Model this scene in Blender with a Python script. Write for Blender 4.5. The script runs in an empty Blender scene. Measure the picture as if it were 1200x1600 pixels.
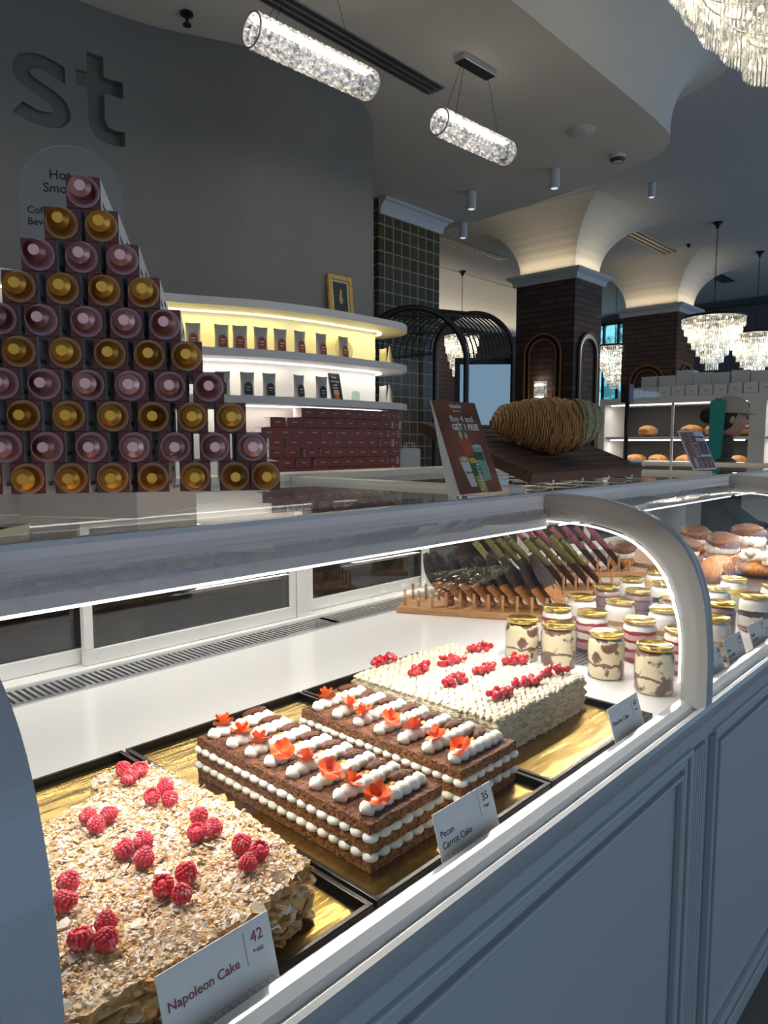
import bpy, math, random
from mathutils import Vector, Matrix, noise
random.seed(7)
PI = math.pi
S = bpy.context.scene
C = S.collection

# ------------------------------------------------------------------ camera, world, lights, exposure
cam_d = bpy.data.cameras.new('camera'); cam = bpy.data.objects.new('camera', cam_d); C.objects.link(cam)
cam_d.sensor_fit = 'VERTICAL'; cam_d.sensor_height = 36.0; cam_d.lens = 36.0*1110/1600
cam_d.clip_start = 0.02; cam_d.clip_end = 100
cam.location = (0, 0, 1.5)
cam.rotation_euler = (math.radians(90-5.56), 0, math.radians(43-90))
S.camera = cam
S.view_settings.view_transform = 'Standard'
S.view_settings.look = 'None'
S.view_settings.gamma = 1
S.view_settings.exposure = 0.0
try: S.view_settings.use_curve_mapping = False
except Exception: pass
W = bpy.data.worlds.new('world'); S.world = W; W.use_nodes = True
nt = W.node_tree; bg = nt.nodes['Background']; bg.inputs[1].default_value = 1.0
_tc = nt.nodes.new('ShaderNodeTexCoord'); _dp = nt.nodes.new('ShaderNodeVectorMath'); _dp.operation = 'DOT_PRODUCT'; _dp.inputs[1].default_value = (0.35, -0.93, 0.05)
nt.links.new(_tc.outputs['Generated'], _dp.inputs[0])
_cr = nt.nodes.new('ShaderNodeValToRGB'); nt.links.new(_dp.outputs['Value'], _cr.inputs[0])      # daylight from the shop front
_cr.color_ramp.elements[0].position = 0.0; _cr.color_ramp.elements[0].color = (0.085, 0.083, 0.080, 1)
_cr.color_ramp.elements[1].position = 1.0; _cr.color_ramp.elements[1].color = (0.44, 0.62, 0.84, 1)
nt.links.new(_cr.outputs[0], bg.inputs[0])

def area(name, loc, rot, sx, sy, power, col):
    l = bpy.data.lights.new(name, 'AREA'); l.shape = 'RECTANGLE'; l.size = sx; l.size_y = sy; l.energy = power; l.color = col
    o = bpy.data.objects.new(name, l); o.location = loc; o.rotation_euler = rot; C.objects.link(o); return o
def point(name, loc, power, col, r=0.05):
    l = bpy.data.lights.new(name, 'POINT'); l.energy = power; l.color = col; l.shadow_soft_size = r
    o = bpy.data.objects.new(name, l); o.location = loc; C.objects.link(o); return o
# daylight through the shop front on the customers' side and far right
area('daylight_far', (11, -1.5, 2.0), (math.radians(97), 0, math.radians(25)), 7, 3, 60, (0.40, 0.66, 1.0))

# ------------------------------------------------------------------ materials
def new_mat(name):
    m = bpy.data.materials.new(name); m.use_nodes = True
    nt = m.node_tree; b = nt.nodes['Principled BSDF']
    return m, nt, b
def pm(name, col, rough=0.5, metal=0.0, bump=0.0, scale=30.0, var=0.0, col2=None, spec=None, sss=0.0, emit=None, es=0.0, coat=0.0, detail=4, aniso=None, thr=(0.35, 0.65)):
    m, nt, b = new_mat(name)
    b.inputs['Base Color'].default_value = (*col, 1); b.inputs['Roughness'].default_value = rough; b.inputs['Metallic'].default_value = metal
    if spec is not None: b.inputs['Specular IOR Level'].default_value = spec
    if coat: b.inputs['Coat Weight'].default_value = coat; b.inputs['Coat Roughness'].default_value = 0.08
    if sss:
        b.inputs['Subsurface Weight'].default_value = sss; b.inputs['Subsurface Radius'].default_value = (0.01, 0.006, 0.004); b.inputs['Subsurface Scale'].default_value = 1
    if emit: b.inputs['Emission Color'].default_value = (*emit, 1); b.inputs['Emission Strength'].default_value = es
    if bump or col2 or var:
        tc = nt.nodes.new('ShaderNodeTexCoord'); mp = nt.nodes.new('ShaderNodeMapping'); nt.links.new(tc.outputs['Object'], mp.inputs[0])
        if aniso: mp.inputs['Scale'].default_value = aniso
        n = nt.nodes.new('ShaderNodeTexNoise'); n.inputs['Scale'].default_value = scale; n.inputs['Detail'].default_value = detail
        nt.links.new(mp.outputs[0], n.inputs['Vector'])
        if bump:
            bp = nt.nodes.new('ShaderNodeBump'); bp.inputs['Strength'].default_value = bump; bp.inputs['Distance'].default_value = 0.01
            nt.links.new(n.outputs[0], bp.inputs['Height']); nt.links.new(bp.outputs[0], b.inputs['Normal'])
        if col2 or var:
            if not col2: col2 = tuple(c*(1-var) for c in col)
            r = nt.nodes.new('ShaderNodeValToRGB')
            r.color_ramp.elements[0].position = thr[0]; r.color_ramp.elements[1].position = thr[1]
            r.color_ramp.elements[0].color = (*col2, 1); r.color_ramp.elements[1].color = (*col, 1)
            nt.links.new(n.outputs[0], r.inputs[0]); nt.links.new(r.outputs[0], b.inputs['Base Color'])
    return m
def emis(name, col, s):
    m, nt, b = new_mat(name)
    e = nt.nodes.new('ShaderNodeEmission'); e.inputs[0].default_value = (*col, 1); e.inputs[1].default_value = s
    nt.links.new(e.outputs[0], nt.nodes['Material Output'].inputs[0]); return m
def thin_glass(name, tint=(0.97, 0.985, 0.98), ior=1.5, rough=0.0, boost=1.0):
    m, nt, b = new_mat(name)
    t = nt.nodes.new('ShaderNodeBsdfTransparent'); t.inputs[0].default_value = (*tint, 1)
    g = nt.nodes.new('ShaderNodeBsdfGlossy'); g.inputs['Roughness'].default_value = rough
    f = nt.nodes.new('ShaderNodeLayerWeight'); f.inputs['Blend'].default_value = 0.5
    pw = nt.nodes.new('ShaderNodeMath'); pw.operation = 'POWER'; pw.inputs[1].default_value = 4.6; nt.links.new(f.outputs['Facing'], pw.inputs[0])
    mu = nt.nodes.new('ShaderNodeMath'); mu.operation = 'MULTIPLY_ADD'; mu.inputs[1].default_value = 0.9; mu.inputs[2].default_value = 0.045*boost; mu.use_clamp = True
    mx = nt.nodes.new('ShaderNodeMixShader')
    nt.links.new(pw.outputs[0], mu.inputs[0]); nt.links.new(mu.outputs[0], mx.inputs[0]); nt.links.new(t.outputs[0], mx.inputs[1]); nt.links.new(g.outputs[0], mx.inputs[2])
    nt.links.new(mx.outputs[0], nt.nodes['Material Output'].inputs[0]); return m
def crystal(name, col, es, tr=0.35):
    m, nt, b = new_mat(name)
    t = nt.nodes.new('ShaderNodeBsdfTransparent'); t.inputs[0].default_value = (0.95, 0.95, 0.93, 1)
    g = nt.nodes.new('ShaderNodeBsdfGlossy'); g.inputs['Roughness'].default_value = 0.03; g.inputs[0].default_value = (0.95, 0.95, 0.95, 1)
    e = nt.nodes.new('ShaderNodeEmission'); e.inputs[0].default_value = (*col, 1)
    tc = nt.nodes.new('ShaderNodeTexCoord')
    v = nt.nodes.new('ShaderNodeTexVoronoi'); v.inputs['Scale'].default_value = 45
    nt.links.new(tc.outputs['Object'], v.inputs['Vector'])
    r = nt.nodes.new('ShaderNodeMapRange'); r.inputs[1].default_value = 0.15; r.inputs[2].default_value = 0.9; r.inputs[3].default_value = es*0.15; r.inputs[4].default_value = es*2.6
    sp = nt.nodes.new('ShaderNodeSeparateColor'); nt.links.new(v.outputs['Color'], sp.inputs[0])
    nt.links.new(sp.outputs[0], r.inputs[0]); nt.links.new(r.outputs[0], e.inputs[1])
    a = nt.nodes.new('ShaderNodeMixShader'); a.inputs[0].default_value = 0.6
    nt.links.new(t.outputs[0], a.inputs[1]); nt.links.new(g.outputs[0], a.inputs[2])
    c = nt.nodes.new('ShaderNodeMixShader'); c.inputs[0].default_value = 1-tr
    nt.links.new(t.outputs[0], c.inputs[1])
    ad = nt.nodes.new('ShaderNodeAddShader'); nt.links.new(a.outputs[0], ad.inputs[0]); nt.links.new(e.outputs[0], ad.inputs[1])
    nt.links.new(ad.outputs[0], c.inputs[2]); nt.links.new(c.outputs[0], nt.nodes['Material Output'].inputs[0]); return m
def brick_mat(name, c1, c2, mortar, scale, bw=0.22, bh=0.065, ms=0.008, rough=0.7, offset=0.5, rot=None, bump=0.4):
    m, nt, b = new_mat(name)
    tc = nt.nodes.new('ShaderNodeTexCoord'); sx = nt.nodes.new('ShaderNodeSeparateXYZ'); nt.links.new(tc.outputs['Object'], sx.inputs[0])
    ad = nt.nodes.new('ShaderNodeMath'); nt.links.new(sx.outputs[0], ad.inputs[0]); nt.links.new(sx.outputs[1], ad.inputs[1])
    cx = nt.nodes.new('ShaderNodeCombineXYZ'); nt.links.new(ad.outputs[0], cx.inputs[0]); nt.links.new(sx.outputs[2], cx.inputs[1])
    br = nt.nodes.new('ShaderNodeTexBrick'); br.inputs['Scale'].default_value = scale; br.offset = offset
    br.inputs['Color1'].default_value = (*c1, 1); br.inputs['Color2'].default_value = (*c2, 1); br.inputs['Mortar'].default_value = (*mortar, 1)
    br.inputs['Mortar Size'].default_value = ms; br.inputs['Brick Width'].default_value = bw; br.inputs['Row Height'].default_value = bh
    nt.links.new(cx.outputs[0], br.inputs['Vector']); nt.links.new(br.outputs[0], b.inputs['Base Color'])
    bp = nt.nodes.new('ShaderNodeBump'); bp.inputs['Strength'].default_value = bump; bp.inputs['Distance'].default_value = 0.01; bp.invert = True
    nt.links.new(br.outputs['Fac'], bp.inputs['Height']); nt.links.new(bp.outputs[0], b.inputs['Normal'])
    b.inputs['Roughness'].default_value = rough
    return m

M = {}
M['case'] = pm('case_paint', (0.52, 0.56, 0.60), 0.35, coat=0.2)
M['rail'] = pm('rail_satin', (0.44, 0.46, 0.48), 0.22, coat=0.4)
M['frame'] = pm('case_frame', (0.50, 0.53, 0.56), 0.3, coat=0.3)
M['archin'] = pm('arch_inner', (0.40, 0.40, 0.39), 0.35)
M['white'] = pm('white_frame', (0.83, 0.82, 0.79), 0.35, var=0.04, scale=8)
M['deck'] = pm('white_deck', (0.80, 0.78, 0.76), 0.16, spec=0.5)
M['header'] = pm('header_metal', (0.80, 0.76, 0.77), 0.35)
M['steel'] = pm('steel', (0.62, 0.62, 0.62), 0.3, metal=0.9)
M['slot'] = pm('dark_slot', (0.05, 0.05, 0.055), 0.5)
M['glass'] = thin_glass('clear_glass', boost=0.75)
M['topglass'] = thin_glass('top_glass', (0.90, 0.93, 0.92), 1.5, 0.0, 1.3)
M['doorglass'] = thin_glass('door_glass', (0.42, 0.42, 0.42), 1.5, 0.02, 2.0)
M['led'] = emis('led_strip', (1.0, 0.97, 0.90), 4.0)
M['ledw'] = emis('led_white', (1.0, 0.96, 0.90), 3.0)
M['ledy'] = emis('led_yellow', (1.0, 0.88, 0.45), 2.6)
M['wall'] = pm('wall_plaster', (0.175, 0.172, 0.162), 0.75, var=0.05, scale=3)
M['wallback'] = pm('shelf_back', (0.80, 0.78, 0.74), 0.6)
M['shelf'] = pm('shelf_white', (0.60, 0.60, 0.60), 0.4)
M['ceil'] = pm('soffit_plaster', (0.68, 0.65, 0.60), 0.9, var=0.03, scale=2)
M['ceilhi'] = pm('ceiling_plaster', (0.55, 0.56, 0.57), 0.9)
M['cream'] = pm('capital_plaster', (0.58, 0.57, 0.54), 0.9)
M['brick'] = brick_mat('dark_brick', (0.14, 0.078, 0.070), (0.085, 0.05, 0.048), (0.045, 0.035, 0.035), 1.0)
M['tile'] = brick_mat('green_tile', (0.105, 0.085, 0.040), (0.07, 0.058, 0.030), (0.38, 0.33, 0.22), 1.0, 0.105, 0.105, 0.005, 0.22, 0.0, bump=0.3)
M['floor'] = pm('floor_stone', (0.34, 0.325, 0.30), 0.35, var=0.15, scale=3)
M['black'] = pm('black_metal', (0.012, 0.012, 0.014), 0.35)
M['goldtrim'] = pm('gold_trim', (0.36, 0.15, 0.035), 0.5, metal=0.1)
M['crown'] = pm('crown_white', (0.62, 0.64, 0.66), 0.6)
M['farwall'] = pm('dark_wall', (0.10, 0.115, 0.15), 0.9)
M['tubec'] = crystal('tube_crystal', (1.0, 0.90, 0.82), 0.15, 0.25)
M['tube_in'] = emis('tube_led', (1.0, 0.93, 0.85), 2.5)
M['chand'] = crystal('chandelier_crystal', (1.0, 0.92, 0.76), 0.12, 0.35)
M['bulb'] = emis('bulb', (1.0, 0.85, 0.6), 30)
M['maroon'] = pm('maroon_card', (0.21, 0.052, 0.045), 0.45)
M['maroonbox'] = pm('maroon_box', (0.26, 0.055, 0.045), 0.5)
M['cardw'] = pm('white_card', (0.78, 0.78, 0.78), 0.5)
M['offwhite'] = pm('off_white_card', (0.66, 0.65, 0.62), 0.5)
M['ink'] = pm('dark_ink', (0.03, 0.03, 0.035), 0.6)
M['inkred'] = pm('maroon_ink', (0.30, 0.07, 0.06), 0.6)
M['inkgrey'] = pm('grey_ink', (0.42, 0.36, 0.36), 0.6)
M['capgold'] = pm('gold_foil', (1.0, 0.52, 0.09), 0.32, metal=0.85)
M['cappink'] = pm('pink_foil', (1.0, 0.56, 0.52), 0.32, metal=0.85)
M['rimgold'] = pm('gold_rim', (0.78, 0.50, 0.25), 0.45, metal=0.2)
M['rimpink'] = pm('pink_rim', (0.75, 0.50, 0.54), 0.45, metal=0.2)
M['tray'] = pm('dark_tray', (0.035, 0.028, 0.02), 0.25, metal=0.7)
def gold_board():
    m, nt, b = new_mat('gold_board')
    tc = nt.nodes.new('ShaderNodeTexCoord')
    n = nt.nodes.new('ShaderNodeTexNoise'); n.inputs['Scale'].default_value = 6; n.inputs['Detail'].default_value = 6
    mp = nt.nodes.new('ShaderNodeMapping'); mp.inputs['Scale'].default_value = (1, 6, 1); mp.inputs['Rotation'].default_value = (0, 0, 0.5)
    nt.links.new(tc.outputs['Object'], mp.inputs[0]); nt.links.new(mp.outputs[0], n.inputs['Vector'])
    r = nt.nodes.new('ShaderNodeValToRGB'); r.color_ramp.elements[0].position = 0.3; r.color_ramp.elements[1].position = 0.7
    r.color_ramp.elements[0].color = (0.30, 0.19, 0.045, 1); r.color_ramp.elements[1].color = (0.50, 0.33, 0.09, 1)
    nt.links.new(n.outputs[0], r.inputs[0]); nt.links.new(r.outputs[0], b.inputs['Base Color'])
    b.inputs['Metallic'].default_value = 0.95; b.inputs['Roughness'].default_value = 0.27
    bp = nt.nodes.new('ShaderNodeBump'); bp.inputs['Strength'].default_value = 0.25; bp.inputs['Distance'].default_value = 0.01
    nt.links.new(n.outputs[0], bp.inputs['Height']); nt.links.new(bp.outputs[0], b.inputs['Normal'])
    return m
M['gold'] = gold_board()
M['sponge'] = pm('carrot_sponge', (0.36, 0.15, 0.035), 0.85, bump=1.0, scale=200, col2=(0.13, 0.045, 0.012), thr=(.36, .58))
M['spongetop'] = pm('sponge_crust', (0.25, 0.085, 0.020), 0.6, bump=1.0, scale=150, col2=(0.075, 0.022, 0.008), thr=(.38, .62))
M['creamw'] = pm('piped_cream', (0.84, 0.80, 0.70), 0.5, sss=0.15)
M['orange'] = pm('orange_ribbon', (0.80, 0.13, 0.015), 0.5, sss=0.1)
M['yellow'] = pm('yellow_gel', (0.75, 0.42, 0.03), 0.35)
M['pecan'] = pm('pecan', (0.14, 0.045, 0.02), 0.5, bump=0.8, scale=120, aniso=(1, 3, 1))
M['rasp'] = pm('raspberry', (0.62, 0.035, 0.055), 0.5, sss=0.15, col2=(0.78, 0.38, 0.38), scale=70, thr=(0.30, 0.46))
M['sugar'] = pm('sugared_flakes', (0.80, 0.68, 0.52), 0.8, bump=0.6, scale=140, col2=(0.56, 0.31, 0.11), thr=(0.40, 0.56))
M['pastrycrumb'] = pm('pastry_crumb', (0.68, 0.42, 0.17), 0.75, bump=0.8, scale=130, col2=(0.36, 0.17, 0.045))
M['custard'] = pm('custard', (0.84, 0.68, 0.34), 0.5, sss=0.1, bump=0.4, scale=60, col2=(0.66, 0.42, 0.14), thr=(0.3, 0.5))
M['pist'] = pm('pistachio_cream', (0.66, 0.56, 0.43), 0.7, bump=0.5, scale=90, col2=(0.46, 0.36, 0.22), thr=(0.3, 0.5))
M['pistside'] = pm('pistachio_side', (0.70, 0.60, 0.43), 0.8, bump=0.8, scale=60, col2=(0.36, 0.31, 0.16), aniso=(1, 1, 4), thr=(0.30, 0.55))
M['currant'] = pm('red_currant', (0.42, 0.006, 0.012), 0.12, sss=0.1, coat=0.5)
M['stem'] = pm('stem', (0.35, 0.28, 0.10), 0.6)
M['wood'] = pm('rack_wood', (0.52, 0.27, 0.11), 0.5, col2=(0.36, 0.17, 0.06), scale=14, aniso=(1, 12, 12))
M['darkwood'] = pm('dark_wood', (0.085, 0.030, 0.014), 0.6, col2=(0.028, 0.012, 0.007), scale=10, aniso=(2, 14, 14), bump=0.2)
M['lid'] = pm('gold_lid', (0.75, 0.52, 0.12), 0.22, metal=0.95)
M['biscuit'] = pm('biscuit', (0.42, 0.17, 0.045), 0.7, bump=0.6, scale=90, col2=(0.30, 0.11, 0.03))
M['choc'] = pm('chocolate_dip', (0.055, 0.03, 0.025), 0.8, bump=1.0, scale=120, col2=(0.02, 0.012, 0.010), thr=(0.4, 0.6))
M['darkcook'] = pm('dark_cookie', (0.13, 0.05, 0.03), 0.6, bump=0.6, scale=90, col2=(0.06, 0.025, 0.018))
M['greencrumb'] = pm('pistachio_crumb', (0.42, 0.38, 0.13), 0.8, bump=1.0, scale=120, col2=(0.24, 0.20, 0.07))
M['pinkcrumb'] = pm('pink_crumb', (0.66, 0.32, 0.35), 0.8, bump=1.0, scale=130, col2=(0.34, 0.06, 0.10))
M['bagfoil'] = pm('grey_bag', (0.40, 0.39, 0.37), 0.45, bump=0.15, scale=20)
M['person_skin'] = pm('skin', (0.50, 0.29, 0.22), 0.6, sss=0.05)
M['hair'] = pm('black_hair', (0.012, 0.011, 0.012), 0.6)
M['cap'] = pm('cap_beige', (0.42, 0.37, 0.31), 0.9)
M['teal'] = pm('teal_cloth', (0.01, 0.22, 0.20), 0.7)
M['shirt'] = pm('olive_shirt', (0.07, 0.075, 0.06), 0.9)

# ------------------------------------------------------------------ mesh builder
class MB:
    def __init__(s): s.v = []; s.f = []; s.m = []; s.s = []
    def add(s, vs, fs, m=0, smooth=False, T=None):
        b = len(s.v)
        for p in vs:
            p = Vector(p)
            if T: p = T @ p
            s.v.append(p)
        for f in fs: s.f.append([b+i for i in f]); s.m.append(m); s.s.append(smooth)
        return s
    def box(s, x0, x1, y0, y1, z0, z1, m=0, T=None):
        vs = [(x, y, z) for z in (z0, z1) for y in (y0, y1) for x in (x0, x1)]
        fs = [(0, 2, 3, 1), (4, 5, 7, 6), (0, 1, 5, 4), (2, 6, 7, 3), (0, 4, 6, 2), (1, 3, 7, 5)]
        return s.add(vs, fs, m, False, T)
    def lathe(s, prof, seg=24, m=0, T=None, smooth=True, a0=0, a1=2*PI):
        full = abs(a1-a0-2*PI) < 1e-6; n = seg if full else seg+1
        vs = []; fs = []
        for k in range(n):
            a = a0+(a1-a0)*k/seg
            for r, z in prof: vs.append((r*math.cos(a), r*math.sin(a), z))
        L = len(prof)
        for k in range(seg):
            k2 = (k+1) % n
            for i in range(L-1):
                a, b, c, d = k*L+i, k2*L+i, k2*L+i+1, k*L+i+1
                fs.append((a, b, c, d))
        return s.add(vs, fs, m, smooth, T)
    def disc(s, r, z, seg=24, m=0, T=None):
        return s.add([(r*math.cos(2*PI*k/seg), r*math.sin(2*PI*k/seg), z) for k in range(seg)], [tuple(range(seg))], m, False, T)
    def cyl(s, r, z0, z1, seg=20, m=0, T=None, r2=None):
        r2 = r if r2 is None else r2
        s.lathe([(r, z0), (r2, z1)], seg, m, T)
        s.disc(r2, z1, seg, m, T); s.add([(r*math.cos(-2*PI*k/seg), r*math.sin(-2*PI*k/seg), z0) for k in range(seg)], [tuple(range(seg))], m, False, T)
        return s
    def ball(s, c, r, m=0, seg=12, rings=8, T=None, fn=None):
        if not hasattr(r, '__len__'): r = (r, r, r)
        vs = []; fs = []
        for j in range(rings+1):
            t = PI*j/rings
            for i in range(seg):
                a = 2*PI*i/seg; p = Vector((math.sin(t)*math.cos(a), math.sin(t)*math.sin(a), -math.cos(t)))
                k = fn(p) if fn else 1
                vs.append((c[0]+r[0]*p.x*k, c[1]+r[1]*p.y*k, c[2]+r[2]*p.z*k))
        for j in range(rings):
            for i in range(seg):
                i2 = (i+1) % seg
                fs.append((j*seg+i, j*seg+i2, (j+1)*seg+i2, (j+1)*seg+i))
        return s.add(vs, fs, m, True, T)
    def tube(s, path, r, seg=8, m=0, T=None, closed=False, caps=True):
        path = [Vector(p) for p in path]; n = len(path); vs = []; fs = []
        rr = r if hasattr(r, '__len__') else [r]*n
        up = None
        for i, p in enumerate(path):
            a = path[(i-1) % n] if (i > 0 or closed) else p; b = path[(i+1) % n] if (i < n-1 or closed) else p
            t = (b-a).normalized()
            if up is None: up = Vector((0, 0, 1)) if abs(t.z) < 0.9 else Vector((1, 0, 0))
            x = t.cross(up)
            if x.length < 1e-5: x = t.cross(Vector((0.3, 1, 0.2)))
            x.normalize(); y = x.cross(t).normalized(); up = y
            for k in range(seg):
                an = 2*PI*k/seg; vs.append(p+x*math.cos(an)*rr[i]+y*math.sin(an)*rr[i])
        for i in range(n if closed else n-1):
            i2 = (i+1) % n
            for k in range(seg):
                k2 = (k+1) % seg; fs.append((i*seg+k, i*seg+k2, i2*seg+k2, i2*seg+k))
        if caps and not closed: fs.append(tuple(range(seg))); fs.append(tuple((n-1)*seg+k for k in reversed(range(seg))))
        return s.add(vs, fs, m, True, T)
    def sweep(s, prof, path_frames, m=0, closed_prof=True, smooth=False, caps=True):
        """prof list (a,b); path_frames list of (origin, A, B)"""
        L = len(prof); vs = []; fs = []
        for o, A, B in path_frames:
            for a, b in prof: vs.append(Vector(o)+Vector(A)*a+Vector(B)*b)
        for i in range(len(path_frames)-1):
            for k in range(L if closed_prof else L-1):
                k2 = (k+1) % L; fs.append((i*L+k, i*L+k2, (i+1)*L+k2, (i+1)*L+k))
        if caps and closed_prof:
            fs.append(tuple(reversed(range(L)))); fs.append(tuple((len(path_frames)-1)*L+k for k in range(L)))
        return s.add(vs, fs, m, smooth)
    def prism(s, poly, z0, z1, m=0, T=None, msides=None):
        n = len(poly); ms = m if msides is None else msides
        vs = [(x, y, z0) for x, y in poly]+[(x, y, z1) for x, y in poly]
        s.add(vs, [tuple(reversed(range(n)))], m, False, T); 
        b = len(s.v)-2*n
        s.f.append([b+n+k for k in range(n)]); s.m.append(m); s.s.append(False)
        for k in range(n):
            k2 = (k+1) % n; s.f.append([b+k, b+k2, b+n+k2, b+n+k]); s.m.append(ms); s.s.append(False)
        return s
    def build(s, name, mats, parent=None, loc=None, rot=None, bevel=0, kind=None, recalc=False):
        me = bpy.data.meshes.new(name); me.from_pydata([tuple(p) for p in s.v], [], s.f)
        if not isinstance(mats, (list, tuple)): mats = [mats]
        for x in mats: me.materials.append(x)
        me.polygons.foreach_set('material_index', s.m); me.polygons.foreach_set('use_smooth', s.s)
        me.update()
        if recalc:
            import bmesh
            bm = bmesh.new(); bm.from_mesh(me); bmesh.ops.recalc_face_normals(bm, faces=bm.faces); bm.to_mesh(me); bm.free()
        o = bpy.data.objects.new(name, me); C.objects.link(o)
        if parent: o.parent = parent
        if loc: o.location = loc
        if rot: o.rotation_euler = rot
        if bevel:
            b = o.modifiers.new('bevel', 'BEVEL'); b.width = bevel; b.segments = 2; b.limit_method = 'ANGLE'
        if kind: o['kind'] = kind
        return o

def thing(name, label, cat, loc=(0, 0, 0), rz=0.0, group=None, rot=None):
    o = bpy.data.objects.new(name, None); C.objects.link(o); o.location = loc
    o.rotation_euler = rot if rot else (0, 0, rz); o.empty_display_size = 0.05
    o['label'] = label; o['category'] = cat
    if group: o['group'] = group
    return o
def tag(o, label, cat, group=None, kind=None):
    if label: o['label'] = label; o['category'] = cat
    if group: o['group'] = group
    if kind: o['kind'] = kind
    return o
def dup(root, loc=None, rz=None, label=None, group=None, rot=None):
    r = root.copy(); C.objects.link(r)
    if loc is not None: r.location = loc
    if rot is not None: r.rotation_euler = rot
    elif rz is not None: r.rotation_euler = (0, 0, rz)
    if label: r['label'] = label
    if group: r['group'] = group
    for ch in list(root.children):
        c = ch.copy(); C.objects.link(c); c.parent = r
        for g in ch.children:
            d = g.copy(); C.objects.link(d); d.parent = c
    return r
def text(name, body, size, mat, parent, T, ext=0.0004, bold=0.0, align='LEFT', sx=1.0):
    cu = bpy.data.curves.new(name, 'FONT'); cu.body = body; cu.size = size; cu.extrude = ext; cu.offset = bold; cu.align_x = align; cu.resolution_u = 3
    t = bpy.data.objects.new(name+'_src', cu); C.objects.link(t)
    dg = bpy.context.evaluated_depsgraph_get(); dg.update()
    me = bpy.data.meshes.new_from_object(t.evaluated_get(dg)); me.name = name
    bpy.data.objects.remove(t); bpy.data.curves.remove(cu)
    me.transform(Matrix.Diagonal((sx, 1, 1, 1))); me.transform(T)
    me.materials.clear(); me.materials.append(mat)
    o = bpy.data.objects.new(name, me); C.objects.link(o)
    if parent: o.parent = parent
    return o
def catmull(pts, n=6):
    pts = [Vector(p) for p in pts]; out = []
    for i in range(len(pts)-1):
        p0 = pts[max(i-1, 0)]; p1 = pts[i]; p2 = pts[i+1]; p3 = pts[min(i+2, len(pts)-1)]
        for k in range(n):
            t = k/n; out.append(0.5*((2*p1)+(-p0+p2)*t+(2*p0-5*p1+4*p2-p3)*t*t+(-p0+3*p1-3*p2+p3)*t**3))
    out.append(pts[-1]); return out
ORD = ['zeroth', 'first', 'second', 'third', 'fourth', 'fifth', 'sixth', 'seventh', 'eighth', 'ninth', 'tenth', 'eleventh', 'twelfth', 'thirteenth', 'fourteenth', 'fifteenth', 'sixteenth', 'seventeenth', 'eighteenth']
def RX(a): return Matrix.Rotation(a, 4, 'X')
def RY(a): return Matrix.Rotation(a, 4, 'Y')
def RZ(a): return Matrix.Rotation(a, 4, 'Z')
def TR(*p): return Matrix.Translation(Vector(p if len(p) == 3 else p[0]))
def SC(x, y, z): return Matrix.Diagonal((x, y, z, 1))

# ================================================================== SETTING
ZS, ZC, ZT = 3.45, 4.0, 1.387        # soffit, ceiling, display case top
MB().box(-2, 15, -6, 9, -0.1, 0.0).build('floor', M['floor'], kind='structure')
# high ceiling
MB().box(-2, 15, -6, 9, ZC, ZC+0.1).build('ceiling', M['ceilhi'], kind='structure')
# lowered soffit with a rounded end and a concave cove up to the ceiling
edge = [(-2, 1.87), (-1, 1.87), (0, 1.87), (1, 1.87), (2, 1.87), (3, 1.87), (3.6, 1.87), (4.1, 1.87), (4.45, 1.875), (4.7, 1.90), (4.88, 1.98), (5.0, 2.11), (5.08, 2.32), (5.15, 2.62), (5.22, 3.0), (5.28, 3.5), (5.31, 4.1), (5.32, 4.8), (5.32, 5.6), (5.32, 6.6), (5.32, 7.7), (5.32, 8.9)]
ed = catmull([(x, y, 0) for x, y in edge], 5)
sof = MB()
ne = len(ed)
sof.add([(p.x, p.y, ZS) for p in ed]+[(p.x, 8.95, ZS) for p in ed], [(i, ne+i, ne+i+1, i+1) for i in range(ne-1)])
def nrm(i):
    a = ed[max(i-1, 0)]; b = ed[min(i+1, len(ed)-1)]; t = (b-a).normalized(); return Vector((t.y, -t.x, 0))
cove = [(0.0, -0.001), (0.0, 0.10), (0.012, 0.2), (0.05, 0.31), (0.115, 0.41), (0.20, 0.49), (0.31, 0.537), (0.42, 0.55)]
fr = [(Vector((p.x, p.y, ZS)), nrm(i), Vector((0, 0, 1))) for i, p in enumerate(ed)]
sof.sweep(cove, fr, 0, closed_prof=False, smooth=True)
sof.build('trim_1', M['ceil'], kind='structure')

# curved wall behind the counter, rounded free end
ZWT = 3.449
wp = catmull([(-1.2, 3.28, 0), (0.4, 3.28, 0), (1.24, 3.275, 0), (1.56, 3.27, 0), (1.86, 3.21, 0), (2.07, 3.115, 0), (2.27, 3.03, 0), (2.57, 2.975, 0), (2.85, 2.97, 0), (3.06, 2.97, 0)], 6)
R_END = 0.09
def wall_path(off, end=True):
    """plan curve at distance off in front of the wall surface, wrapping round its free end"""
    out = []
    for i, p in enumerate(wp):
        a = wp[max(i-1, 0)]; b = wp[min(i+1, len(wp)-1)]; t = (b-a).normalized()
        out.append(p+Vector((t.y, -t.x, 0))*off)
    if end:
        c = Vector((3.06, 2.97+R_END, 0)); r = R_END+off
        for k in range(1, 13):
            a = -PI/2+PI*k/12; out.append(c+Vector((math.cos(a)*r, math.sin(a)*r, 0)))
    return out
front = wall_path(0)
backline = [Vector((p.x, p.y+2*R_END, 0)) for p in wp]
plan = [(p.x, p.y) for p in front]+[(p.x, p.y) for p in reversed(backline[:-1])]
wl = MB(); wl.prism(plan, 0.0, ZWT)
wall = wl.build('wall_back', M['wall'], kind='structure', recalc=True)
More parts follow.
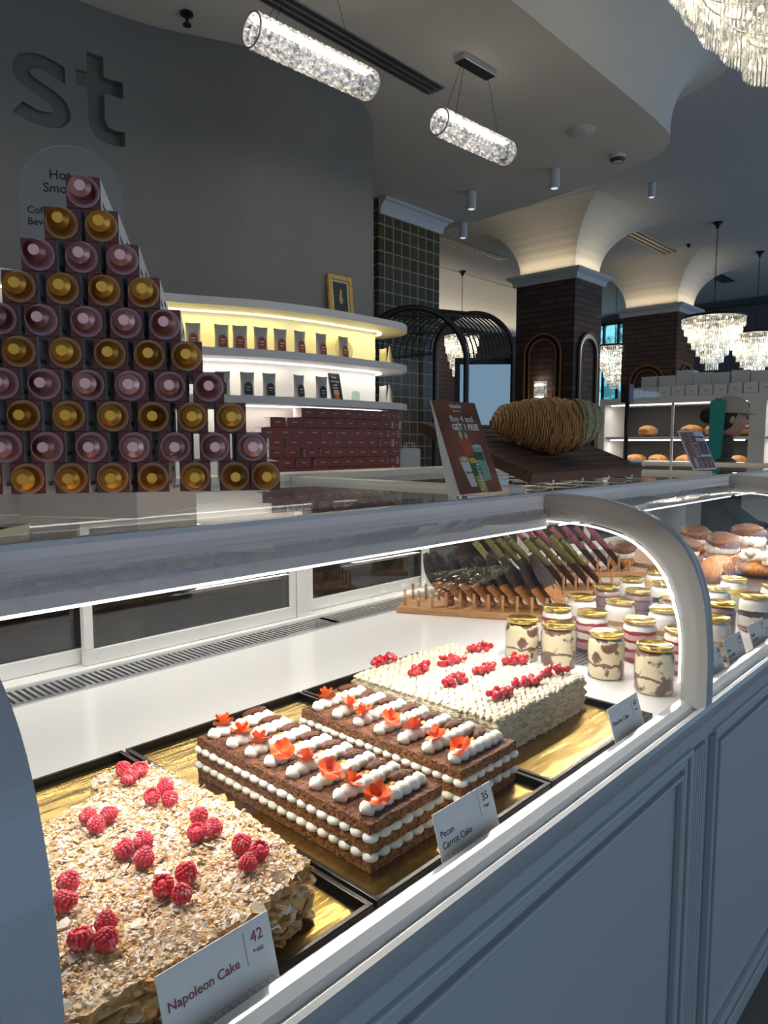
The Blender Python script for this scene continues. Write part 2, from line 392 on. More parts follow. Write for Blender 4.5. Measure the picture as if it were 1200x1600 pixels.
def cut(obj, cutter):
    md = obj.modifiers.new('cut', 'BOOLEAN'); md.operation = 'DIFFERENCE'; md.object = cutter; md.solver = 'EXACT'
    dg = bpy.context.evaluated_depsgraph_get(); dg.update()
    me = bpy.data.meshes.new_from_object(obj.evaluated_get(dg)); obj.modifiers.clear(); obj.data = me
    bpy.data.objects.remove(cutter)
# recessed letters s t
LT = [(1.552, 3.245), (1.626, 3.245), (1.626, 3.157), (1.710, 3.157), (1.710, 3.087), (1.626, 3.087), (1.624, 2.975), (1.640, 2.944), (1.668, 2.936), (1.712, 2.940), (1.712, 2.876), (1.672, 2.868), (1.629, 2.869), (1.585, 2.885), (1.560, 2.915), (1.551, 2.960), (1.551, 3.087), (1.502, 3.087), (1.502, 3.157), (1.552, 3.157)]
LS = [(1.455, 3.142), (1.400, 3.155), (1.330, 3.155), (1.270, 3.130), (1.238, 3.090), (1.236, 3.050), (1.262, 3.012), (1.330, 2.988), (1.385, 2.965), (1.398, 2.945), (1.375, 2.928), (1.330, 2.925), (1.270, 2.940), (1.225, 2.955), (1.225, 2.885), (1.290, 2.867), (1.370, 2.865), (1.430, 2.882), (1.468, 2.925), (1.470, 2.965), (1.440, 3.010), (1.370, 3.038), (1.315, 3.057), (1.305, 3.075), (1.325, 3.092), (1.365, 3.098), (1.455, 3.072)]
cc = catmull([(a, b, 0) for a, b in LS[:13]], 4)+catmull([(a, b, 0) for a, b in LS[14:26]], 4)
LSs = [(p.x, p.y) for p in cc[:-1]]+[(LS[25][0], LS[25][1]), LS[26]]
def letter_solid(poly, y0, y1, nm, mt):
    n = len(poly); mb = MB(); vs = [(x, y0, z) for x, z in poly]+[(x, y1, z) for x, z in poly]
    mb.add(vs, [tuple(range(n)), tuple(reversed(range(n, 2*n)))]+[(k, (k+1) % n, n+(k+1) % n, n+k) for k in range(n)]); return mb.build(nm, mt, None, recalc=True)
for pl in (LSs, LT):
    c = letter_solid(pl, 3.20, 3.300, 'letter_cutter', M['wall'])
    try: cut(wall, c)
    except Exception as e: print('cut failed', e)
    o = letter_solid(pl, 3.2955, 3.2995, 'letter_shade', pm('recess_shade', (0.12, 0.115, 0.108), 0.8)); o.parent = wall  # thin darker panel on the letter floor, standing in for recess shade
# rounded upper corner of the free end
rc = 0.28; pts = [(3.16, ZWT+.01), (3.16-rc, ZWT+.01)]+[(3.15-rc+rc*math.sin(t), ZWT-rc+rc*math.cos(t)) for t in [PI/2*k/10 for k in range(11)]]+[(3.16, ZWT-rc)]
c = letter_solid(pts, 2.7, 3.5, 'corner_cutter', M['wall'])
try: cut(wall, c)
except Exception as e: print('cut failed', e)
wall['kind'] = 'structure'

# shelves wrapping the wall end
def band(off0, off1, z0, z1, name, mat, parent, i0=10):
    a = wall_path(off1)[i0:]; b = wall_path(off0)[i0:]
    mb = MB(); n = len(a)
    vs = [(p.x, p.y, z) for z in (z0, z1) for p in a]+[(p.x, p.y, z) for z in (z0, z1) for p in b]
    fs = []
    for i in range(n-1):
        fs += [(i, i+1, n+i+1, n+i), (n+i, n+i+1, 3*n+i+1, 3*n+i), (i+1, i, 2*n+i, 2*n+i+1), (2*n+i+1, 2*n+i, 3*n+i, 3*n+i+1)]
    fs += [(0, n, 3*n, 2*n), (n-1, 3*n-1, 4*n-1, 2*n-1)]
    mb.add(vs, fs); return mb.build(name, mat, parent, recalc=True)
SH = [2.19, 1.955, 1.73]      # tops of the three shelves
su = thing('lit_shelf_unit', 'curved white three-tier lit shelf unit wrapping the rounded end of the grey wall', 'shelf', (2.4, 2.9, 0))
def put(o):  # keep world coordinates under the unit
    o.matrix_parent_inverse = su.matrix_world.inverted() if False else Matrix.Translation(-Vector(su.location)); return o
for k, z in enumerate(SH):
    put(band(0.004, 0.20, z-0.038, z, 'shelf', M['shelf'], su))
    put(band(0.035, 0.047, z-0.046, z-0.0385, 'led_strip', M['ledy'] if k == 0 else M['ledw'], su))
put(band(0.003, 0.008, 1.30, SH[0]-0.04, 'back_panel', M['wallback'], su))
tag(band(0.004, 0.26, 0.0, 1.30, 'base_cabinet', M['shelf'], None), 'white curved base cabinet below the lit shelves behind the counter', 'cabinet')
# light of the strips
pth = wall_path(0.075); 
for k, z in enumerate(SH):
    for i in (16, 24, 31, 37, 43, 49, 53, 57, 61):
        if i >= len(pth)-1: continue
        p = pth[i]; q = pth[i+1]; L = 0.26
        l = area('strip_light', (p.x, p.y, z-0.05), (0, 0, math.atan2(q.y-p.y, q.x-p.x)), L, 0.02, (0.36, 0.26, 0.22)[k], ((1.0, 0.77, 0.22), (1.0, 0.90, 0.78), (1.0, 0.90, 0.78))[k])

# green tiled column with crown
MB().box(4.28, 5.06, 4.05, 4.9, 0, ZS-0.001).build('wall_column', M['tile'], kind='structure')
cr = MB(); n0 = [(0, -0.12), (0.02, -0.12), (0.03, -0.07), (0.06, -0.03), (0.085, -0.02), (0.085, -0.001), (0, -0.001)]
cr.sweep(n0, [((4.28, 4.05, ZS-0.002), (0, -1, 0), (0, 0, 1)), ((5.06, 4.05, ZS-0.002), (1, -1, 0), (0, 0, 1)), ((5.06, 4.9, ZS-0.002), (1, 0, 0), (0, 0, 1))])
cr.build('trim_2', M['crown'], kind='structure')

# brick pillars with flared, cove-lit capitals
def arch_trim(mb, w, h, r, T, m):
    pts = [(-w/2, 0, -h)]+[(-w/2*math.cos(PI*k/16), 0, w/2*math.sin(PI*k/16)) for k in range(17)]+[(w/2, 0, -h)]
    mb.tube(pts, r, 6, m, T)
def pillar(x0, x1, y0, y1, n):
    zb = 3.30; cx, cy = (x0+x1)/2, (y0+y1)/2
    MB().box(x0, x1, y0, y1, 0, zb).build('wall_pillar_%d' % n, M['brick'], kind='structure')
    c = MB(); fr = [(x0, y0, -1, -1), (x1, y0, 1, -1), (x1, y1, 1, 1), (x0, y1, -1, 1), (x0, y0, -1, -1)]
    pr = [(0, 0), (0.03, 0), (0.04, 0.05), (0.09, 0.08), (0.09, 0.11), (-0.0, 0.11)]
    c.sweep(pr, [((x, y, zb), (sx, sy, 0), (0, 0, 1)) for x, y, sx, sy in fr], caps=False)
    c.build('trim_%d' % (n+2), M['crown'], kind='structure')
    f = MB(); g = 0.02
    pr = [(0.0, 0.10)]+[(0.55*(1-math.cos(t)), 0.12+0.578*math.sin(t)) for t in [PI/2*k/10 for k in range(11)]]
    pr = [(a-0.03, b) for a, b in pr]
    f.sweep(pr, [((x, y, zb), (sx, sy, 0), (0, 0, 1)) for x, y, sx, sy in fr], closed_prof=False, smooth=False)
    o = f.build('trim_%d' % (n+12), M['cream'], kind='structure')
    # cove light on the ledge
    for (ax, ay, sx_, L, rz) in ((cx, y0-0.05, 0, x1-x0, 0), (x0-0.05, cy, 1, y1-y0, PI/2)):
        area('cove_light', (ax, ay, zb+0.13), (PI, 0, rz), L, 0.03, 1.1, (1.0, 0.80, 0.52))
    # arched gold trims on the two seen faces
    for (fx, fy, rz, w, lab) in ((cx, y0-0.03, 0, (x1-x0)*0.74, 'right'), (x0-0.03, cy, -PI/2, (y1-y0)*0.62, 'left')):
        t = thing('arch_moulding', 'gold-edged black arch moulding on the %s-hand face of the %s brick pillar' % (lab, ('nearer', 'farther')[n-1]), 'arch', (fx, fy, 1.5), rz)
        g1 = MB(); arch_trim(g1, w, 1.4, 0.012, TR(0, 0, 1.0 if n == 1 else 0.85), 0); g1.build('outer_edge', M['goldtrim'], t)
        g3 = MB(); arch_trim(g3, w*0.74, 1.4, 0.010, TR(0, 0, 1.0 if n == 1 else 0.85), 0); g3.build('inner_edge', M['goldtrim'], t)
        g2 = MB(); ow = w*0.485; iw = w*0.385; zz = 1.0 if n == 1 else 0.85
        o_ = [(-ow, -1.4)]+[(-ow*math.cos(PI*k/20), ow*math.sin(PI*k/20)) for k in range(21)]+[(ow, -1.4)]
        i_ = [(-iw, -1.4)]+[(-iw*math.cos(PI*k/20), iw*math.sin(PI*k/20)) for k in range(21)]+[(iw, -1.4)]
        nn = len(o_); vs = [(x, yy, z+zz) for yy in (-0.0, 0.02) for x, z in o_+i_]
        fs = []
        for k in range(nn-1):
            fs += [(k, k+1, nn+k+1, nn+k), (2*nn+k, 3*nn+k, 3*nn+k+1, 2*nn+k+1), (k, 2*nn+k, 2*nn+k+1, k+1), (nn+k, nn+k+1, 3*nn+k+1, 3*nn+k)]
        g2.add(vs, fs); g2.build('arch_band', M['black'] if lab == 'left' or n == 2 else pm('pale_band', (0.35, 0.5, 0.6), 0.25, metal=0.5), t)
pillar(7.28, 7.92, 3.92, 4.67, 1)
pillar(10.07, 10.75, 3.86, 4.65, 2)
# far walls
MB().box(2, 15, 7.0, 7.2, 0, 3.38).build('wall_far_left', M['brick'], kind='structure')
f = MB(); pr = [(0.0, 0.0)]+[(0.5*(1-math.cos(t)), 0.6*math.sin(t)) for t in [PI/2*k/10 for k in range(11)]]
f.sweep(pr, [((2, 7.02, 3.395), (0, -1, 0), (0, 0, 1)), ((15, 7.02, 3.395), (0, -1, 0), (0, 0, 1))], closed_prof=False)
f.build('trim_8', M['cream'], kind='structure')
MB().box(2, 15, 6.92, 7.05, 3.34, 3.40).build('trim_9', M['crown'], kind='structure')
area('cove_light_far', (9.5, 6.88, 3.44), (PI, 0, 0), 6, 0.04, 9, (1.0, 0.82, 0.58))
fw_ = MB()
fw_.box(13.5, 13.6, -6, 5.7, 0, ZC-0.001); fw_.box(13.5, 13.6, 5.7, 7.0, 3.85, ZC-0.001); fw_.box(13.5, 13.6, 5.7, 7.0, 0, 0.6)
fw_.build('wall_far_right', M['farwall'], kind='structure')
MB().box(13.44, 13.5, -6, 7.0, 3.86, 3.90).build('trim_10', M['slot'], kind='structure')
# bright window in the far wall
def win_mat():
    m, nt, b = new_mat('window_daylight')
    e = nt.nodes.new('ShaderNodeEmission'); e.inputs[1].default_value = 1.0
    tc = nt.nodes.new('ShaderNodeTexCoord'); n = nt.nodes.new('ShaderNodeTexNoise'); n.inputs['Scale'].default_value = 5; n.inputs['Detail'].default_value = 7
    nt.links.new(tc.outputs['Object'], n.inputs['Vector'])
    r = nt.nodes.new('ShaderNodeValToRGB'); r.color_ramp.elements[0].position = 0.42; r.color_ramp.elements[1].position = 0.55
    r.color_ramp.elements[0].color = (0.05, 0.22, 0.28, 1); r.color_ramp.elements[1].color = (0.28, 0.85, 1.0, 1)
    nt.links.new(n.outputs[0], r.inputs[0]); nt.links.new(r.outputs[0], e.inputs[0]); nt.links.new(e.outputs[0], nt.nodes['Material Output'].inputs[0]); return m
w1 = MB().box(13.56, 13.58, 5.7, 6.98, 0.6, 3.85).build('window_1', win_mat(), kind='structure')
mm = MB()
for y in (5.72, 6.02, 6.32, 6.62, 6.92): mm.box(13.49, 13.55, y-0.02, y+0.02, 0.6, 3.85)
for z in (0.62, 1.4, 2.2, 3.0, 3.40, 3.83): mm.box(13.49, 13.55, 5.7, 6.98, z-(0.06 if z == 3.0 else 0.02), z+0.02)
mm.build('window_frame', M['black'], w1)

# ceiling fittings
def slot_diffuser(x0, x1, y0, y1, z, label):
    t = thing('air_diffuser', label, 'vent', ((x0+x1)/2, (y0+y1)/2, z)); L = x1-x0; w = y1-y0
    MB().box(-L/2, L/2, -w/2, w/2, -0.008, -0.001).build('frame', M['steel'], t)
    s = MB()
    for k in range(3):
        y = -w/2+w*(k+0.5)/3; s.box(-L/2+0.03, L/2-0.03, y-w*0.1, y+w*0.1, -0.010, -0.0081)
    s.build('slots', M['slot'], t)
slot_diffuser(2.0, 3.24, 2.56, 2.68, ZS, 'long grey slot air diffuser in the soffit above the left crystal tube lamp')
slot_diffuser(8.4, 12.0, 3.72, 3.92, ZC, 'long slot air diffuser in the high blue-grey ceiling above the brick pillars')
slot_diffuser(6.9, 8.4, 5.55, 5.72, ZC, 'short slot air diffuser behind the nearer pillar capital')
def ceil_lathe(name, label, cat, loc, prof, mat, part=None):
    o = MB().lathe(prof, 24).build(name, mat, None, loc); return tag(o, label, cat)
ceil_lathe('ceiling_speaker', 'round flat white ceiling speaker in the soffit', 'speaker', (4.254, 2.282, ZS), [(0, -0.012), (0.075, -0.012), (0.092, -0.001)], M['crown'])
dt = thing('smoke_detector', 'small white domed smoke detector near the rounded end of the soffit', 'detector', (4.784, 2.283, ZS))
MB().lathe([(0.0, -0.045), (0.035, -0.042), (0.052, -0.025), (0.055, -0.001)], 20).build('housing', M['crown'], dt)
MB().lathe([(0.037, -0.044), (0.0535, -0.028), (0.0535, -0.024)], 12).build('vent_slots', M['slot'], dt)
for i, (x, y, z, lab) in enumerate([(4.717, 2.723, ZS, 'white cylinder spotlight, nearest the domed detector'), (4.682, 3.43, ZS, 'white cylinder spotlight above the left edge of the tiled column crown'), (7.0, 2.98, ZC, 'white cylinder spotlight on the high ceiling right of the soffit end'), (5.27, 3.95, ZS, 'small white cylinder spotlight right of the tiled column crown')]):
    t = thing('ceiling_spotlight', lab, 'spotlight', (x, y, z), 0, 'cylinder spotlights')
    h = 0.13
    MB().cyl(0.036, -h, -0.002, 20).build('housing', M['crown'], t)
    MB().disc(0.026, -h-0.001, 16).build('lens', emis('spot_lens_%d' % i, (0.8, 0.9, 1), 0.8), t)
sp = thing('sprinkler', 'black fire sprinkler head on the soffit left of the crystal tube lamps', 'sprinkler', (1.904, 3.004, ZS))
MB().cyl(0.030, -0.010, -0.002, 16).build('base', M['black'], sp)
sb = MB().cyl(0.008, -0.05, -0.01, 8); sb.cyl(0.020, -0.056, -0.05, 12); sb.build('head', M['black'], sp)
for x, y, z, lab in [(6.2, 3.52, ZC, 'tiny black ceiling sprinkler between soffit and spotlight'), (9.4, 3.5, ZC, 'tiny black sprinkler beside the long high diffuser')]:
    tag(MB().lathe([(0, -0.045), (0.015, -0.04), (0.03, -0.002)], 10).build('sprinkler', M['black'], None, (x, y, z)), lab, 'sprinkler')

# ================================================================== DISPLAY CASES
OUT = [(.45, .985), (.45, 1.06), (.453, 1.119), (.467, 1.218), (.507, 1.302), (.579, 1.354), (.661, 1.378), (.75, 1.387), (.83, 1.387)]
INN = [(.498, .985), (.499, 1.05), (.50, 1.121), (.512, 1.182), (.542, 1.253), (.602, 1.305), (.678, 1.327), (.752, 1.332), (.83, 1.332)]
GL = [(.470, .992), (.470, 1.06), (.473, 1.119), (.487, 1.205), (.524, 1.282), (.588, 1.330), (.665, 1.3555), (.75, 1.367), (.815, 1.372)]
out_ = [(p.x, p.y) for p in catmull([(a, b, 0) for a, b in OUT], 5)]
inn_ = [(p.x, p.y) for p in catmull([(a, b, 0) for a, b in INN], 5)]
gl_ = [(p.x, p.y) for p in catmull([(a, b, 0) for a, b in GL], 6)]
DZ = 0.965
def display_case(X0, X1, label):
    t = thing('display_case', label, 'display case', ((X0+X1)/2, 0.45, 0.0))
    IV = Matrix.Translation(-Vector(t.location))
    def P(mb, name, mat, **k):
        o = mb.build(name, mat, t, **k); o.matrix_parent_inverse = IV; return o
    # body with fascia and raised panel mouldings
    b = MB(); b.box(X0, X1, 0.462, 1.70, 0.10, 0.952); b.box(X0, X1, 0.455, 0.5, 0.925, 0.975)
    P(b, 'cabinet_body', M['case'])
    mo = MB(); xa, xb = X0+0.035, X1-0.10
    def ring(o, y, w, r):  # moulding run as frame
        z1, z0 = 0.925-o, 0.18+o
        for (p, q) in (((xa+o, z1), (xb-o, z1)), ((xb-o, z1), (xb-o, z0)), ((xa+o, z0), (xb-o, z0)), ((xa+o, z1), (xa+o, z0))):
            dx = q[0]-p[0]; dz = q[1]-p[1]
            if abs(dx) > abs(dz): mo.box(p[0]-w/2, q[0]+w/2, y, 0.4625, p[1]-w/2, p[1]+w/2)
            else: mo.box(p[0]-w/2, p[0]+w/2, y, 0.4625, min(p[1], q[1])+w/2+0.0001, max(p[1], q[1])-w/2-0.0001)
    ring(0.0, 0.447, 0.012, 0); ring(0.016, 0.452, 0.014, 0); ring(0.036, 0.449, 0.008, 0)
    P(mo, 'panel_moulding', M['case'], bevel=0.003)
    pi = MB()
    for k in range(6):
        x = X1-0.082+k*0.0125; pi.box(x, x+0.008, 0.452, 0.4625, 0.12, 0.918)
    P(pi, 'fluted_pilaster', M['case'], bevel=0.002)
    # front rail
    rp = [(.445, .975), (.445, .986), (.450, .992), (.460, .990), (.464, .984), (.470, .984), (.474, .991), (.486, .996), (.500, .996), (.507, .990), (.507, .963), (.50, .955), (.455, .955), (.452, .972)]
    r = MB(); r.sweep([(y, z) for y, z in rp], [((X0, 0, 0), (0, 1, 0), (0, 0, 1)), ((X1, 0, 0), (0, 1, 0), (0, 0, 1))]); P(r, 'front_rail', M['rail'], recalc=True)
    # deck, grille
    d = MB(); d.box(X0, X1, 0.507, 1.505, 0.945, DZ); P(d, 'deck', M['deck'])
    g = MB(); g.box(X0, X1, 1.505, 1.60, 0.945, DZ-0.004)
    n = int((X1-X0)/0.0145)
    g2 = MB()
    for k in range(n+1):
        x = X0+k*(X1-X0)/n; g2.box(x-0.0035, x+0.0035, 1.505, 1.60, DZ-0.004, DZ+0.003)
    g2.box(X0, X1, 1.498, 1.512, DZ-0.004, DZ+0.004); g2.box(X0, X1, 1.594, 1.606, DZ-0.004, DZ+0.004)
    P(g, 'drain_channel', M['slot']); P(g2, 'air_grille', M['steel'])
    # rear sliding doors
    w = MB(); w.box(X0, X1, 1.606, 1.70, 0.945, 0.975); w.box(X0, X1, 1.64, 1.70, 1.34, ZT-0.008)
    w.box(X1-0.065, X1-0.012, 1.622, 1.70, 0.975, ZT-0.008); P(w, 'rear_frame', M['white'], bevel=0.002)
    mid = X0+(X1-X0)*0.43
    for (a, bb, y) in ((X0+0.002, mid+0.045, 1.655), (mid, X1-0.068, 1.625)):
        s = MB(); s.box(a, bb, y, y+0.02, 0.976, 1.012); s.box(a, bb, y, y+0.02, 1.30, 1.34); s.box(a, a+0.022, y, y+0.02, 1.012, 1.30); s.box(bb-0.022, bb, y, y+0.02, 1.012, 1.30)
        o = P(s, 'sliding_door', M['white'], bevel=0.0015)
        q = MB().box(a+0.022, bb-0.022, y+0.008, y+0.012, 1.012, 1.30).build('door_pane', M['doorglass'], o)
    # header with led
    h = MB()
    hp = [(.812, 1.384), (.812, 1.350), (.806, 1.343), (.800, 1.334), (.799, 1.317), (.81, 1.316), (.87, 1.322), (.88, 1.384)]
    h.sweep(hp, [((X0, 0, 0), (0, 1, 0), (0, 0, 1)), ((X1-0.035, 0, 0), (0, 1, 0), (0, 0, 1))]); P(h, 'header', M['header'], recalc=True)
    l = MB(); l.box(X0+0.02, X1-0.04, 0.801, 0.8055, 1.3125, 1.3155); P(l, 'led_strip', M['led'])
    e = MB(); e.sweep([(.808, 1.3845), (.808, 1.3915), (.826, 1.3915), (.826, 1.3845)], [((X0, 0, 0), (0, 1, 0), (0, 0, 1)), ((X1, 0, 0), (0, 1, 0), (0, 0, 1))]); P(e, 'top_edge_strip', M['frame'])
    # arch frame at right end
    a = MB(); n = len(out_)
    xa_, xb_ = X1-0.035, X1
    vs = [(xx, y, z) for xx in (xa_, xb_) for y, z in out_+inn_]; fs = []
    for k in range(n-1):
        fs += [(k, k+1, n+k+1, n+k), (2*n+k, 3*n+k, 3*n+k+1, 2*n+k+1)]
    a.add(vs, fs, 1); fs = []
    for k in range(n-1): fs += [(k, 2*n+k, 2*n+k+1, k+1)]
    a.f += [[i for i in f] for f in fs]; a.m += [0]*len(fs); a.s += [True]*len(fs)
    fs = [[n+k, n+k+1, 3*n+k+1, 3*n+k] for k in range(n-1)]; a.f += fs; a.m += [1]*len(fs); a.s += [True]*len(fs)
    P(a, 'arch_frame', [M['frame'], M['archin']], recalc=True)
    la = MB(); la.sweep([(0, 0.0), (0.006, 0.0), (0.006, 0.004), (0, 0.004)], [((xa_-0.006, y+0.001, z-0.003), (1, 0, 0), (0, 0.7, -0.7)) for y, z in inn_[4:]]); P(la, 'arch_led', M['led'])
    # curved front glass
    gg = MB(); gg.sweep(gl_, [((X0+0.002, 0, 0), (0, 1, 0), (0, 0, 1)), ((X1-0.036, 0, 0), (0, 1, 0), (0, 0, 1))], closed_prof=False, smooth=True); P(gg, 'curved_front_glass', M['glass'])
    # top
    tg = MB().box(X0, X1-0.035, 0.826, 1.64, ZT-0.007, ZT); P(tg, 'top_glass', M['topglass'])
    tf = MB(); tf.box(X1-0.060, X1+0.0, 0.88, 1.655, ZT-0.03, ZT+0.012); tf.box(X0, X1, 1.655, 1.79, ZT-0.035, ZT+0.020); P(tf, 'top_frame', M['white'], bevel=0.002)
    L = X1-X0-0.08
    o = area('case_led_light', ((X0+X1)/2, 0.8032, 1.3120), (math.radians(-6), 0, 0), L, 0.004, 6.8, (1.0, 0.95, 0.89))
    o = area('case_rear_light', ((X0+X1)/2, 1.58, 1.335), (math.radians(-25), 0, 0), L, 0.012, 3, (1.0, 0.95, 0.89))
    return t
display_case(.175, 1.425, 'curved glass display case in the foreground holding the trays of cakes')
display_case(1.425, 2.675, 'curved glass display case with the cookie racks and dessert jars')
display_case(2.675, 3.925, 'farthest curved glass display case with pastries on boards')
# near end arch of the foreground case
na = MB(); n = len(out_)
for (xx0, xx1) in ((0.137, 0.175),):
    vs = [(xx, y, z) for xx in (xx0, xx1) for y, z in out_+inn_]; fs = []
    for k in range(n-1): fs += [(k, k+1, n+k+1, n+k), (2*n+k, 3*n+k, 3*n+k+1, 2*n+k+1), (k, 2*n+k, 2*n+k+1, k+1), (n+k, n+k+1, 3*n+k+1, 3*n+k)]
    na.add(vs, fs, 0)
na.box(0.10, 0.175, 0.45, 1.6, 0.1, 0.985)
tag(na.build('case_end_frame', M['frame'], recalc=True), 'blue-grey curved end frame of the display case at the left picture edge', 'frame')

# ================================================================== TRAYS, CAKES
def tray(x0, x1, y0, y1, lab):
    t = thing('cake_tray', lab, 'tray', ((x0+x1)/2, (y0+y1)/2, DZ+0.0005), 0, 'dark trays lined with gold board')
    w = (x1-x0)/2-0.002; d = (y1-y0)/2; h = 0.014
    b = MB(); b.box(-w, w, -d, d, 0, 0.0015)
    for s in (-1, 1):
        xa, xb = sorted((s*w, s*(w-0.004))); b.box(xa, xb, -d, d, 0.0015, h); xa, xb = sorted((s*w, s*(w-0.007))); b.box(xa, xb, -d, d, h, h+0.0015)
        ya, yb = sorted((s*d, s*(d-0.004))); b.box(-w+0.004, w-0.004, ya, yb, 0.0015, h); ya, yb = sorted((s*d, s*(d-0.007))); b.box(-w+0.007, w-0.007, ya, yb, h, h+0.0015)
    b.build('pan', M['tray'], t, bevel=0.0008)
    MB().box(-w+0.012, w-0.012, -d+0.012, d-0.012, 0.0016, 0.0034).build('gold_board', M['gold'], t)
tray(.158, .548, .525, 1.118, 'dark gold-lined tray under the raspberry topped flaky cake')
tray(.550, .940, .525, 1.118, 'dark gold-lined tray under the two carrot cakes')
tray(.942, 1.325, .525, 1.118, 'dark gold-lined tray under the red currant cake')
TZ = DZ+0.0045

def rough_slab(poly, z0, z1, mtop, mside, amp=0.004, res=0.006, seed=0, nz=6, topfn=None, sidefn=None, bow=0.0):
    """slab of a polygon outline with rough, displaced sides and top"""
    mb = MB(); per = []
    n = len(poly)
    for i in range(n):
        a = Vector((*poly[i], 0)); b = Vector((*poly[(i+1) % n], 0)); L = (b-a).length; k = max(1, int(L/res))
        for j in range(k): per.append(a+(b-a)*j/k)
    N = len(per); cx = sum((p.x for p in per))/N; cy = sum((p.y for p in per))/N; c = Vector((cx, cy, 0))
    vs = []; fs = []
    for j in range(nz+1):
        z = z0+(z1-z0)*j/nz
        for i, p in enumerate(per):
            q = Vector((p.x*90+seed, p.y*90, z*90)); d = noise.noise(q)*amp+noise.noise(q*2.7)*amp*0.7
            if sidefn: d += sidefn(p, j/nz)
            t = (per[(i+1) % N]-per[i-1]).normalized(); nn = Vector((t.y, -t.x, 0))
            vs.append((p.x+nn.x*d, p.y+nn.y*d, z+(noise.noise(q*1.3)*amp*0.8 if 0 < j < nz else 0)))
    for j in range(nz):
        for i in range(N):
            i2 = (i+1) % N; fs.append((j*N+i, j*N+i2, (j+1)*N+i2, (j+1)*N+i))
    mb.add(vs, fs, 1, True)
    # top rings shrinking to the centre
    K = max(3, int(max((p-c).length for p in per)/res*0.7)); vs = []; fs = []
    for k in range(K+1):
        f = 1-k/K
        for i, p in enumerate(per):
            b0 = Vector(mb.v[nz*N+i]); q = Vector((c.x+(b0.x-c.x)*f, c.y+(b0.y-c.y)*f, z1))
            s = q*110; e = (noise.noise(s)*0.6+noise.noise(s*2.3)*0.5)*amp*min(1, k/2)
            if topfn and k: e += topfn(q)
            vs.append((q.x, q.y, z1+e))
    for k in range(K):
        for i in range(N):
            i2 = (i+1) % N; fs.append((k*N+i, k*N+i2, (k+1)*N+i2, (k+1)*N+i))
    mb.add(vs, fs, 0, True)
    return mb

# --- flaky napoleon cake: layers of pastry and custard under sugared flakes
nap = thing('napoleon_cake', 'large flaky layered cake dusted with sugar in the front left tray', 'cake', (0.36, 0.72, TZ))
NO = Vector((0.36, 0.72))
outl = [(.185, .552), (.30, .548), (.40, .550), (.496, .575), (.505, .68), (.507, .80), (.498, .945), (.43, .955), (.405, .90), (.335, .875), (.26, .86), (.185, .84)]
loc_ = [(x-NO.x, y-NO.y) for x, y in outl]
def shrink(pl, k, jit=0.0, seed=0):
    return [(x*(k)+noise.noise(Vector((x*9, y*9, seed)))*jit, y*k+noise.noise(Vector((x*9+5, y*9, seed)))*jit) for x, y in pl]
zz = 0
for i, (h, k, mt) in enumerate([(.008, 1.0, 'p'), (.010, .985, 'c'), (.007, 1.01, 'p'), (.010, .98, 'c'), (.007, 1.0, 'p'), (.008, .975, 'c')]):
    ml = M['pastrycrumb'] if mt == 'p' else M['custard']
    rough_slab(shrink(loc_, k*0.985, 0.012, i), zz, zz+h, ml, ml, 0.0035, 0.006, i*7, 2, sidefn=lambda p, t: 0).build('pastry_layer' if mt == 'p' else 'custard_layer', [ml, ml], nap)
    zz += h
def cr_fn(q): return 0.0035*noise.noise(Vector((q.x*35, q.y*35, 3)))
rough_slab(shrink(loc_, 0.99, 0.010, 9), zz, zz+.012, None, None, 0.005, 0.0045, 55, 3, topfn=cr_fn).build('crumb_top', [M['sugar'], M['pastrycrumb']], nap)
ztop_n = zz+0.012
def inside(pt, poly):
    x, y = pt; c = False; n = len(poly)
    for i in range(n):
        x1, y1 = poly[i]; x2, y2 = poly[(i+1) % n]
        if (y1 > y) != (y2 > y) and x < (x2-x1)*(y-y1)/(y2-y1)+x1: c = not c
    return c
fl = MB(); rnd = random.Random(3); cnt = 0
mats_fl = [pm('flake_light', (0.88, 0.80, 0.72), 0.85, bump=0.4, scale=60, col2=(0.66, 0.46, 0.28)), pm('flake_gold', (0.72, 0.46, 0.20), 0.7, bump=0.4, scale=120, col2=(0.52, 0.28, 0.08))]
pts_sh = shrink(loc_, 1.0)
while cnt < 7500:
    x = rnd.uniform(-.18, .15); y = rnd.uniform(-.18, .24)
    if not inside((x, y), pts_sh): continue
    cnt += 1
    big = rnd.random() < 0.022
    r = rnd.uniform(.005, .0105) if big else rnd.uniform(.0012, .0032)
    k = 6; an = rnd.uniform(0, 6.28)
    T = TR(x, y, ztop_n+cr_fn(Vector((x+0, y, 0)))*1+rnd.uniform(0.0005, .0045)) @ RZ(an) @ RX(rnd.gauss(0, .38)) @ RY(rnd.gauss(0, .38))
    vs = []; el = rnd.uniform(.4, .9)
    for j in range(k):
        a = 2*PI*j/k; q = r*rnd.uniform(.75, 1.15); vs.append((q*math.cos(a), q*el*math.sin(a), rnd.uniform(-.1, .1)*r))
    vs += [(vx, vy, vz-0.0008) for vx, vy, vz in vs]
    fl.add(vs, [tuple(range(k)), tuple(reversed(range(k, 2*k)))]+[(j, k+j, k+(j+1) % k, (j+1) % k) for j in range(k)], 0 if (big or rnd.random() < .66) else 1, False, T)
